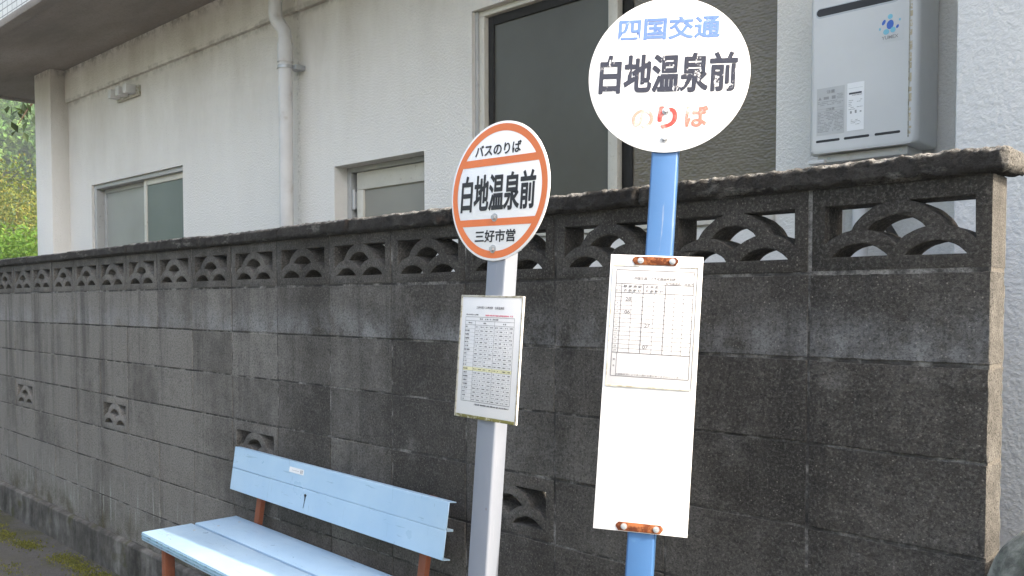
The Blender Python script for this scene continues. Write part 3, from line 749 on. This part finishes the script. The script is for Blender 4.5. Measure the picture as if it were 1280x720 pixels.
# ------------------------------------------------------------------ block wall
WALL = thing('block_wall', 'weathered grey concrete block wall with a fan pattern openwork top row', 'wall', (0, 0, 0))
NB = 27                                      # blocks along the wall
XE = [-.4*k for k in range(NB+1)]; XE[1] = -.394; XE[0] = 0.0
TH = .092
OPEN = {3, 7, 11, 15, 19, 23}
def make_masonry():
    V, F, T = [], [], []; rng = random.Random(11)
    for c in range(1, 8):
        zt = 1.6-.2*(c-1); zb = zt-.2
        for k in range(NB):
            if c == 4 and k in OPEN: continue
            x1, x0 = XE[k]-.0029, XE[k+1]+.0029
            if k == 0: x1 = 0.0
            lo = (x0+rng.uniform(-.001, .001), rng.uniform(-.002, .0015), zb+.0032+rng.uniform(-.0012, .0012)); hi = (x1, TH, zt-.0032+rng.uniform(-.0012, .0012))
            res = .0065 if k == 0 else .012 if k < 4 else .02 if k < 9 else .045
            ys = frange(lo[1], TH, .0065) if k == 0 else [lo[1], lo[1]+.004, lo[1]+.02, TH]
            v, f = rough_box(lo, hi, frange(lo[0], hi[0], res), ys, frange(lo[2], hi[2], res), .0020, .0014 if k else .0034, c*31+k, (35, 150), True)
            n = len(V); V += v; F += [tuple(i+n for i in q) for q in f]; T += [min(1, max(0, rng.gauss(.5, .28)))]*len(f)
    o = mesh_obj('masonry', V, F, M_BLOCK, WALL, True)
    a = o.data.attributes.new('tone', 'FLOAT', 'FACE'); a.data.foreach_set('value', T)
    # mortar filling the joints, a few mm behind the faces
    mb = MB(); d0, d1 = .0028, TH-.004
    for i in range(8):
        z = 1.6-.2*i; mb.box((XE[NB], d0, z-.0085), (-.0008, d1, z+.0085))
    for c in range(1, 8):
        zt = 1.6-.2*(c-1)
        for k in range(1, NB): mb.box((XE[k]-.0085, d0-.0003, zt-.1915), (XE[k]+.0085, d1, zt-.0085))
    for k in range(1, NB): mb.box((XE[k]-.0085, d0+.0007, 1.6085), (XE[k]+.0085, d1, 1.80))
    mb.build('mortar', M_MORTAR, WALL, smooth=False)
make_masonry()

def openwork_mesh():
    """one pierced block, 0.39 x 0.19, origin at its lower middle: outline with the fan-pattern holes"""
    W, H = .195, .190; sill, top, hw = .031, .149, .162
    R, ro = .083, .116; cl = sill-.054; xc = .083; cu = top-ro+.003
    def arc(cx, cz, r, a0, a1, n=14): return [(cx+r*math.cos(a0+(a1-a0)*k/n), cz+r*math.sin(a0+(a1-a0)*k/n)) for k in range(n+1)]
    loops = [[(-W, 0), (W, 0), (W, H), (-W, H)]]
    a = math.asin((sill-cl)/R)
    for s in (-1, 1): loops.append(arc(s*xc, cl, R, a, math.pi-a))
    # upper hole: inside upper inner circle, above the two lower outer circles
    dense = [(x*.001) for x in range(-90, 91)]
    def low(x): return max(cl+math.sqrt(max(0, ro**2-(x-xc)**2)) if abs(x-xc) < ro else -1, cl+math.sqrt(max(0, ro**2-(x+xc)**2)) if abs(x+xc) < ro else -1)
    xs = [x for x in dense if abs(x) < R and cu+math.sqrt(R*R-x*x) > low(x)+.0004]
    xa, xb = xs[0], xs[-1]; pts = []
    for k in range(21):
        x = xa+(xb-xa)*k/20; pts.append((x, low(x)))
    for k in range(20, -1, -1):
        x = xa+(xb-xa)*k/20; z = cu+math.sqrt(R*R-x*x)
        if k in (0, 20): continue
        pts.append((x, z))
    loops.append(pts)
    for s in (-1, 1):
        # corner hole: right of upper outer circle, above lower outer circle
        def lowc(x): 
            v = cl+math.sqrt(max(0, ro**2-(x-xc)**2))
            if abs(x) < ro: v = max(v, cu+math.sqrt(ro**2-x*x))
            return v
        x_start = math.sqrt(max(0, ro**2-(top-cu)**2))+.004
        xr = [x_start+(hw-x_start)*k/26 for k in range(27)]
        p = [(s*x, min(lowc(x), top-.0015)) for x in xr] + [(s*hw, top), (s*x_start, top)]
        loops.append(p)
    cu_ = bpy.data.curves.new('fan', 'CURVE'); cu_.dimensions = '2D'; cu_.fill_mode = 'BOTH'; cu_.extrude = TH/2-.003; cu_.bevel_depth = .003; cu_.bevel_resolution = 1
    cu_.offset = -.003
    for lp in loops:
        sp = cu_.splines.new('POLY'); sp.points.add(len(lp)-1); sp.use_cyclic_u = True
        for q, (x, z) in zip(sp.points, lp): q.co = (x, z, 0, 1)
    t = bpy.data.objects.new('fan', cu_); COL.objects.link(t)
    dg = bpy.context.evaluated_depsgraph_get(); dg.update()
    me = bpy.data.meshes.new_from_object(t.evaluated_get(dg)); bpy.data.objects.remove(t)
    me.transform(Matrix(((1, 0, 0, 0), (0, 0, -1, 0), (0, 1, 0, 0), (0, 0, 0, 1))))   # curve z -> -y
    me.transform(Matrix.Translation((0, TH/2, 0)))
    me.materials.clear(); me.materials.append(M_BLOCK.m)
    bm = bmesh.new(); bm.from_mesh(me); bmesh.ops.remove_doubles(bm, verts=bm.verts, dist=1e-5)
    bmesh.ops.recalc_face_normals(bm, faces=bm.faces); bm.to_mesh(me); bm.free()
    me.polygons.foreach_set('use_smooth', [True]*len(me.polygons)); me.set_sharp_from_angle(angle=rad(35))
    me.polygons.foreach_set('material_index', [0]*len(me.polygons))
    return me
def make_openwork():
    base = openwork_mesh(); rng = random.Random(17)
    def put(xc, z, wd, tone):
        me = base.copy()
        n = len(me.vertices); v = np.zeros(n*3); me.vertices.foreach_get('co', v); v = v.reshape(n, 3)
        for i in range(n):
            q = Vector(v[i]) + Vector((xc, 0, z)); e = mn.noise_vector(q*42)
            if abs(v[i][0]) < .185: v[i] += (e.x*.0022, 0, e.z*.0022)
            v[i][1] += e.y*.0008
        v[:, 0] *= wd/.39; v += (xc, rng.uniform(-.0015, .0015), z); 
        me.vertices.foreach_set('co', v.ravel()); me.update()
        a = me.attributes.new('tone', 'FLOAT', 'FACE'); a.data.foreach_set('value', [tone]*len(me.polygons))
        o = bpy.data.objects.new('openwork_block', me); COL.objects.link(o); o.parent = WALL
    for k in range(NB):
        x1, x0 = (XE[k]-.005 if k else 0.0), XE[k+1]+.005
        put((x0+x1)/2, 1.605, x1-x0, min(1, max(0, rng.gauss(.30, .15))))
    for k in OPEN: put((XE[k]+XE[k+1])/2, .805, XE[k]-XE[k+1]-.01, .55)
make_openwork()

def make_coping():
    rng = random.Random(23); V, F = [], []
    x = .032; i = 0
    while x > XE[NB]:
        l = rng.uniform(.5, .95); x0 = x-l
        lo = (x0+.001, -.024+rng.uniform(-.005, .004), 1.797+rng.uniform(-.002, .002)); hi = (x, .122, 1.852+rng.uniform(-.005, .004))
        res = .0055 if x > -1.6 else .011 if x > -3.5 else .03
        r = .010
        v, f = rough_box(lo, hi, frange(lo[0], hi[0], res), frange(lo[1], hi[1], max(res, .0055)), frange(lo[2], hi[2], min(max(res, .0055), .014)), r, .0075 if x > -3.5 else .006, 500+i, (46, 150))
        n = len(V); V += v; F += [tuple(q+n for q in t) for t in f]; x = x0-.001; i += 1
    mesh_obj('coping', V, F, M_COPING, WALL, True)
    # thin bedding mortar under the coping and rough footing
    MB().box((XE[NB], -.004, 1.7955), (-.004, TH-.003, 1.803)).build('bedding', M_COPING, WALL, smooth=False)
    V, F = [], []; x = .0
    lo = (XE[NB], -.034, -.05); hi = (.0, .11, .203)
    v, f = rough_box(lo, hi, frange(lo[0], hi[0], .025), frange(lo[1], hi[1], .02), frange(lo[2], hi[2], .02), .012, .010, 77, (9, 45))
    o = mesh_obj('footing', v, f, M_PLINTH, WALL, True)
make_coping()

# ------------------------------------------------------------------ bus stop signs
def bolt(mb, x, z, y, r=.0055, h=.006):
    mb.cyl((x, y, z), (x, y-.0015, z), r*1.55, seg=18); mb.cyl((x, y-.0015, z), (x, y-h, z), r, r*.93, seg=6)

def make_blue_sign():
    X = Vector((0.85072502, 0.52354594, -0.04654662)); Y = Vector((-0.52478484, 0.84108734, -0.13104565)); Z = Vector((-0.02945865, 0.13591078, 0.99028301))
    R3 = Matrix((X, Y, Z)).transposed()
    t = thing('bus_stop_sign', 'bus stop sign with white disc and long white board on a blue pole', 'bus stop sign', (-0.56360171, -0.52139144, 0), mat3=R3)
    h = 1.36209; hw = .0305
    MB().box((-hw, .0, -.06), (hw, .061, h+.86), .005, 3).build('pole', M_BLUEPOLE, t)
    cx, cz, r = -.0034, h+.7195, .1853
    g = MB(); g.prism(circle(cx, cz, r, 128), -.0045, -.0012, .0008); disc = g.build('disc', M_WHITE, t)
    y = -.0052
    text_part('lettering', '四国交通', M_SKYTEXT, disc, cx-.1205, cz+.083, cx+.1125, cz+.1365, y, .028, slope=.004)
    text_part('lettering', '白地温泉前', M_WORNBLACK, disc, cx-.158, cz-.0455, cx+.155, cz+.046, y, .028, slope=.006)
    text_part('lettering', 'の', M_GHOST, disc, cx-.076, cz-.128, cx-.028, cz-.084, y, .03)
    text_part('lettering', 'り', M_RED, disc, cx-.016, cz-.1275, cx+.026, cz-.0775, y, .04)
    text_part('lettering', 'ば', M_PINK, disc, cx+.046, cz-.124, cx+.096, cz-.0755, y, .03)
    for bx, bz in ((.0006, -.0877), (.0018, -.1533)):
        g = MB(); bolt(g, cx+bx, cz+bz, -.0045, .0058, .0095); g.build('bolt', M_STEEL, disc)
    # long board
    b0, b1 = -.1078, .1012
    g = MB(); g.prism([(b0, h-.3324), (b1, h-.3324), (b1, h+.2928), (b0, h+.2928)], -.004, -.0008, .0006); g.build('board', M_WHITE, t)
    for zc, xa, xb in ((.2800, -.0575, .0465), (-.3212, -.0570, .0475)):
        c = .0085; hz = .0095; g = MB()
        g.prism([(xa+c*.7, h+zc-hz), (xb-c*.7, h+zc-hz), (xb, h+zc-hz+c), (xb, h+zc+hz-c*.7), (xb-c*.7, h+zc+hz), (xa+c*.7, h+zc+hz), (xa, h+zc+hz-c*.7), (xa, h+zc-hz+c)], -.0072, -.0042, .0006)
        pl = g.build('clamp_plate', M_RUST, t)
        for bx in (-.0385, .033):
            q = MB(); bolt(q, bx, h+zc, -.0072, .0045, .006); q.build('bolt', M_STEEL, pl)
    # timetable in a clear case
    g = MB(); g.prism([(-.1005, h-.0095), (.0915, h-.0095), (.0915, h+.2675), (-.1005, h+.2675)], -.0065, -.0041, .0006); tt = g.build('timetable', M_SHEET, t)
    g = MB()
    for a, b_ in (((-.1012, h-.0105), (.0922, h-.0075)), ((-.1012, h+.2662), (-.04, h+.2682)), ((.05, h+.2662), (.0922, h+.2682)), ((-.1012, h-.0075), (-.0995, h+.266)), ((.0905, h-.0075), (.0922, h+.266))):
        g.box((a[0], -.0078, a[1]), (b_[0], -.0066, b_[1]))
    g.build('case_edge', M_EDGE, tt)
    y = -.0071; lw = .00052; g = MB()
    def hl(x0, x1, z, k=1): g.rect(x0, h+z-lw*k, x1, h+z+lw*k, y)
    def vl(x, z0, z1, k=1): g.rect(x-lw*k, h+z0, x+lw*k, h+z1, y-.0002)
    L, Rr, top, bot = -.0912, .0838, .2574, .0135
    hl(L, Rr, top, 1.3); hl(L, Rr, bot, 1.3); vl(L, bot, top, 1.3); vl(Rr, bot, top, 1.3)
    hl(L, Rr, .2257, 1.3); hl(L, Rr, .2050, 1.3); hl(L, Rr, .0670, 1.5)
    for k in range(1, 14): hl(L, Rr, .2050-.00986*k, .7)
    for x, k in ((-.0778, 1.3), (-.0535, .8), (-.0282, 1.5), (-.0030, .8), (.0218, 1.5), (.0425, .8), (.0630, .8)): vl(x, .0670, .2257 if k > 1 else .2050, k)
    vl(-.0795, bot, .0670)
    g.sheet([(.034, h+.2088), (.0343, h+.2086), (.079, h+.2228), (.0787, h+.2230)], y-.0004)
    g.build('ruled_lines', M_FINEINK, tt)
    def tx(s, x0, z0, x1, z1, bold=.0, m=M_INK): text_part('lettering', s, m, tt, x0, h+z0, x1, h+z1, y-.0006, bold)
    tx('四国交通バス予定通過時刻表', -.050, .2352, .0435, .2425, .01)
    tx('平成二七年四月一日改正', .0345, .2488, .0830, .2526)
    tx('白地温泉前　停留所', .0215, .2268, .0835, .2325, .01)
    tx('行先', -.0895, .2180, -.0800, .2225); tx('時刻', -.0895, .2075, -.0800, .2120)
    tx('阿 波 池 田', -.0730, .2172, -.0330, .2228, .03); tx('方 面 駅 行', -.0730, .2078, -.0330, .2134, .015)
    tx('大 歩 危 口', -.0235, .2172, .0165, .2228, .015); tx('方 面 駅 行', -.0235, .2078, .0165, .2134, .015)
    for k in range(14):
        s = str(6+k); zc = .2050-.00986*(k+.5); wd = .0024*len(s); tx(s, -.0850-wd/2, zc-.0021, -.0850+wd/2, zc+.0021)
    for s, x, k in (('28', -.0614, 1), ('06', -.0620, 4), ('27', -.0150, 7), ('07', -.0165, 12)):
        zc = .2050-.00986*(k+.5); tx(s, x-.0062, zc-.0040, x+.0062, zc+.0040)
    tx('備', -.0875, .0490, -.0833, .0532, .01); tx('考', -.0875, .0345, -.0833, .0387, .01)
    tx('※道路状況により多少遅れる事がありますのでご了承下さい', -.0785, .0155, .0800, .0200, .005)
make_blue_sign()

def make_orange_sign():
    X = Vector((0.999767817, -0.000317801211, -0.0215455715)); Y = Vector((-0.00114074, 0.99770849, -0.06764963)); Z = Vector((0.0215177, 0.0676585, 0.99747647))
    R3 = Matrix((X, Y, Z)).transposed()
    t = thing('bus_stop_sign', 'bus stop sign with orange ringed disc and framed timetable on a white pole', 'bus stop sign', (-0.9924, -0.5904, 0), mat3=R3)
    t.scale = (.95, .95, .95)
    h = 1.4715; hw = .0347
    MB().box((-hw, .0, -.06), (hw, .0463, h+.50), .006, 3).build('pole', M_WHITEPOLE, t)
    cx, cz, r = -.0039, h+.4299, .1778
    g = MB(); g.prism(circle(cx, cz, r, 128), -.0045, -.0012, .0008); disc = g.build('disc', M_WHITE, t)
    y = -.0050
    g = MB(); ro, ri = .1715, .1530; n = 128
    for k in range(n):
        a, b = 2*math.pi*k/n, 2*math.pi*(k+1)/n
        g.sheet([(cx+ri*math.cos(a), cz+ri*math.sin(a)), (cx+ro*math.cos(a), cz+ro*math.sin(a)), (cx+ro*math.cos(b), cz+ro*math.sin(b)), (cx+ri*math.cos(b), cz+ri*math.sin(b))], y)
    for z0, z1 in ((.0670, .0862), (-.0880, -.0700)):
        rr = .1532; m = 10
        zs = [z0+(z1-z0)*k/m for k in range(m+1)]
        g.sheet([(cx-math.sqrt(rr**2-z*z), cz+z) for z in zs[::-1]] + [(cx+math.sqrt(rr**2-z*z), cz+z) for z in zs], y-.0003)
    bmesh.ops.remove_doubles(g.bm, verts=g.bm.verts, dist=1e-6)
    g.build('orange_band', M_ORANGE, disc, smooth=False)
    text_part('lettering', 'バスのりば', M_BLACK, disc, cx-.093, cz+.093, cx+.0745, cz+.122, y-.0003, .026)
    text_part('lettering', '白地温泉前', M_BLACK, disc, cx-.1365, cz-.0495, cx+.1315, cz+.045, y-.0003, .023)
    text_part('lettering', '三好市営', M_BLACK, disc, cx-.0745, cz-.130, cx+.0725, cz-.0985, y-.0003, .022)
    for bx, bz in ((-.0055, -.0674), (-.0051, -.1477)):
        g = MB(); bolt(g, cx+bx, cz+bz, -.0045, .0068, .009); g.build('bolt', M_STEEL, disc)
    b0, b1 = -.1143, .1130
    g = MB(); g.prism([(b0, h-.153), (b1, h-.153), (b1, h+.1633), (b0, h+.1633)], -.0060, -.0008, .0008); tt = g.build('timetable', M_PAPER, t)
    g = MB()
    for a, b_ in (((b0, h+.1590), (b1, h+.1636)), ((b0, h-.1535), (b0+.005, h+.1590)), ((b1-.005, h-.1535), (b1, h+.1590))): g.box((a[0], -.0075, a[1]), (b_[0], -.0061, b_[1]), .0004)
    g.build('case_edge', M_EDGE, tt)
    g = MB(); g.box((b0+.005, -.0085, h-.1535), (b1-.005, -.0061, h-.1455), .0006); g.build('case_edge', M_MOSSEDGE, tt)
    y = -.0066; lw = .00036; g = MB()
    L, Rr, top, bot = -.0925, .0865, .1074, -.1105
    def hl(x0, x1, z, k=1): g.rect(x0, h+z-lw*k, x1, h+z+lw*k, y)
    def vl(x, z0, z1, k=1): g.rect(x-lw*k, h+z0, x+lw*k, h+z1, y-.0002)
    hl(L, Rr, top); hl(L, Rr, .0975); hl(L, Rr, .0868); hl(L, Rr, bot, 1.4); vl(L, bot, top); vl(Rr, bot, top); vl(-.0550, bot, .0975); vl(.0165, bot, .0975)
    for k in range(1, 20): hl(L, Rr, .0868-.009865*k, .45)
    for k in range(1, 8):
        if k != 4: vl(-.055+.0177*k, bot, .0868, .4)
    g.build('ruled_lines', M_FINEINK, tt)
    z = .0868-.009865*12; g = MB(); g.rect(L+.001, h+z+.0005, Rr, h+z+.0093, y+.0003); g.build('highlight_band', M_HILITE, tt)
    rng = random.Random(31); g = MB()
    def word(x0, x1, zc, hh, fill=.8):
        x = x0
        while x < x1-.0004:
            l = rng.uniform(.0006, .0016)
            if rng.random() < fill:
                a = rng.uniform(-.3, .3)*hh; g.rect(x, h+zc-hh*rng.uniform(.5, 1), min(x+l, x1), h+zc+hh*rng.uniform(.5, 1), y-.0008)
            x += l+.00035
    for k in range(20):
        zc = .0868-.009865*(k+.5)
        word(-.0905, -.0905+rng.uniform(.008, .022), zc, .0022)
        for c in range(8):
            x0 = -.055+.0177*c+.0038; word(x0, x0+.0105, zc, .0017, .72)
    word(-.091, -.045, .1133, .0018, .75)
    word(-.080, -.065, .0920, .0020); word(-.024, -.014, .0920, .0020); word(.048, .058, .0920, .0020)
    word(-.040, -.028, .1025, .0022); word(-.020, .030, .1025, .0022, .6); word(-.042, .085, -.1172, .0022, .75)
    g.build('lettering', M_INK, tt)
    text_part('lettering', '三好市営バス時刻表　白地温泉前', M_INK, tt, -.0535, h+.1285, .0480, h+.1355, y-.0008, .01)
    g = MB(); word(-.018, .0805, .1125, .0022, .85); g.build('lettering', M_REDINK, tt)
make_orange_sign()

# ------------------------------------------------------------------ bench
def make_bench():
    t = thing('bench', 'pale blue two plank bench with red brown legs against the block wall', 'bench', (-2.32, -.28, 0), rad(-2.0))
    L = .745; zs = .585; zl = zs
    pl = MB(); pl.box((-L, -.225, zs-.035), (L, -.012, zs), .004, 2); pl.build('seat_plank', M_BENCH, t)
    pl = MB(); pl.box((-L+.003, .0, zs-.035), (L, .190, zs), .004, 2); pl.build('seat_plank', M_BENCH, t)
    g = MB(); g.box((-L+.004, -.2275, zs-.013), (L-.004, -.2252, zs-.008)); g.box((-L+.004, -.2275, zs-.026), (L-.004, -.2252, zs-.021)); g.box((-L-.0025, -.222, zs-.026), (-L-.0002, .186, zs-.010)); g.build('edge_groove', M_BENCHEDGE, t)
    MB().box((-L+.02, -.034, zs-.058), (L-.02, .022, zs-.036), .002).build('seat_gap_shade', M_DARKGAP, t)  # dark strip added below the plank gap to make it read black
    # backrest: two channel planks leaning back
    Mb = Matrix.Translation((0, .172, .705)) @ Matrix.Rotation(rad(-8.5), 4, 'X')
    def chan(z0, z1):
        q = MB()
        B = L+.012; q.box((-B, -.004, z0), (B, 0, z1), .0015, 1, Mb); q.box((-B, .0005, z1-.003), (B, .026, z1), 0, 1, Mb); q.box((-B, .0005, z0), (B, .026, z0+.003), 0, 1, Mb)
        return q
    bk = chan(.0965, .188).build('backrest_plank', M_BENCH, t); chan(.0, .0955).build('backrest_plank', M_BENCH, t)
    s = MB(); s.prism([(-.262, .145), (-.150, .145), (-.150, .166), (-.262, .166)], -.0055, -.0046); bmesh.ops.transform(s.bm, matrix=Mb, verts=s.bm.verts); st = s.build('sticker', M_PAPER, bk)
    s = MB(); s.rect(-.172, .149, -.168, .162, -.0062); s.rect(-.162, .149, -.158, .162, -.0062); s.rect(-.24, .1545, -.185, .1555, -.0062); bmesh.ops.transform(s.bm, matrix=Mb, verts=s.bm.verts); s.build('lettering', M_FINEINK, st)
    s = MB(); s.prism([(-.128, .073), (-.118, .077), (-.108, .073), (-.114, .064), (-.119, .040), (-.123, .020), (-.1245, .020), (-.121, .045), (-.121, .062)], -.0052, -.0046); bmesh.ops.transform(s.bm, matrix=Mb, verts=s.bm.verts); s.build('dried_drip', M_DARKGAP, t)
    for sx in (-1, 1):
        for yy in (-.165, -.055, .05, .145):
            MB().cyl((sx*.62, yy, zs-.001), (sx*.62, yy, zs+.0012), .0055, seg=12).build('screw', M_STEEL, t)
    # frame
    for sx in (-1, 1):
        x = sx*.585
        g = MB(); g.box((x-.02, .192, -.02), (x+.02, .226, .56), .003); 
        M2 = Matrix.Translation((x, .200, .55)) @ Matrix.Rotation(rad(-8.5), 4, 'X'); g.box((-.02, 0, 0), (.02, .022, .33), .002, 1, M2)
        g.build('back_support', M_LEG, t)
    for sx in (-1, 1):
        x = sx*.62
        MB().box((x-.02, -.185, -.02), (x+.02, -.145, zs-.0355), .003).build('leg', M_LEG, t)
        MB().box((x-.02, -.144, zs-.095), (x+.02, .19, zs-.0585), .003).build('seat_bearer', M_LEG, t)
make_bench()

# ------------------------------------------------------------------ boulder, moss
def make_rock():
    bm = bmesh.new(); bmesh.ops.create_icosphere(bm, subdivisions=5, radius=1)
    for v in bm.verts:
        p = v.co.copy(); q = Vector((math.copysign(abs(p.x)**.8, p.x), math.copysign(abs(p.y)**.8, p.y), math.copysign(abs(p.z)**.7, p.z)))
        d = 1 + .09*mn.noise(p*1.6+Vector((4, 2, 7))) + .035*mn.noise(p*4.2) + .012*mn.noise(p*11)
        v.co = Vector((q.x*.21*d, q.y*.19*d, q.z*.57*d))
    me = bpy.data.meshes.new('garden_boulder'); bm.to_mesh(me); bm.free(); me.materials.append(M_ROCK.m)
    me.polygons.foreach_set('use_smooth', [True]*len(me.polygons))
    o = bpy.data.objects.new('garden_boulder', me); COL.objects.link(o); o.location = (.205, -.015, .580)
    tag(o, 'dark rounded standing boulder beside the right end of the block wall', 'boulder')
make_rock()
def make_moss():
    rng = random.Random(6); L = Leaves()
    for i in range(700):
        x = rng.uniform(-9.0, -3.2); y = -.05 - abs(rng.gauss(0, .15)) - .05
        if mn.noise(Vector((x*2.6, y*5, 2))) < .04: continue
        r = rng.uniform(.02, .06)
        for k in range(int(50*r/.04)):
            p = Vector((x+rng.gauss(0, r*1.3), y+rng.gauss(0, r*.7), .001))
            if p.y > -.045: continue
            d = Vector((rng.gauss(0, .7), rng.gauss(0, .7), 1)).normalized()
            L.leaf(p, d, Vector((rng.gauss(0, 1), rng.gauss(0, 1), .1)).normalized(), rng.uniform(.006, .016), rng.uniform(.005, .010), rng.random())
    tag(L.build('moss', M_MOSS), 'yellow green moss growing along the foot of the block wall', 'moss', kind='stuff')
make_moss()

def make_haze():
    m = bpy.data.materials.new('pale_air'); m.use_nodes = True; t = m.node_tree
    for n in list(t.nodes):
        if n.type == 'BSDF_PRINCIPLED': t.nodes.remove(n)
    v = t.nodes.new('ShaderNodeVolumePrincipled'); v.inputs['Density'].default_value = 0.0024; v.inputs['Color'].default_value = (0.86, 0.93, 0.95, 1); v.inputs['Anisotropy'].default_value = 0.3
    t.links.new(v.outputs[0], t.nodes['Material Output'].inputs['Volume'])
    b = MB(); b.box((-420, -420, -1.2), (420, 420, 62)); tag(b.build('haze', m, smooth=False), kind='stuff')
make_haze()
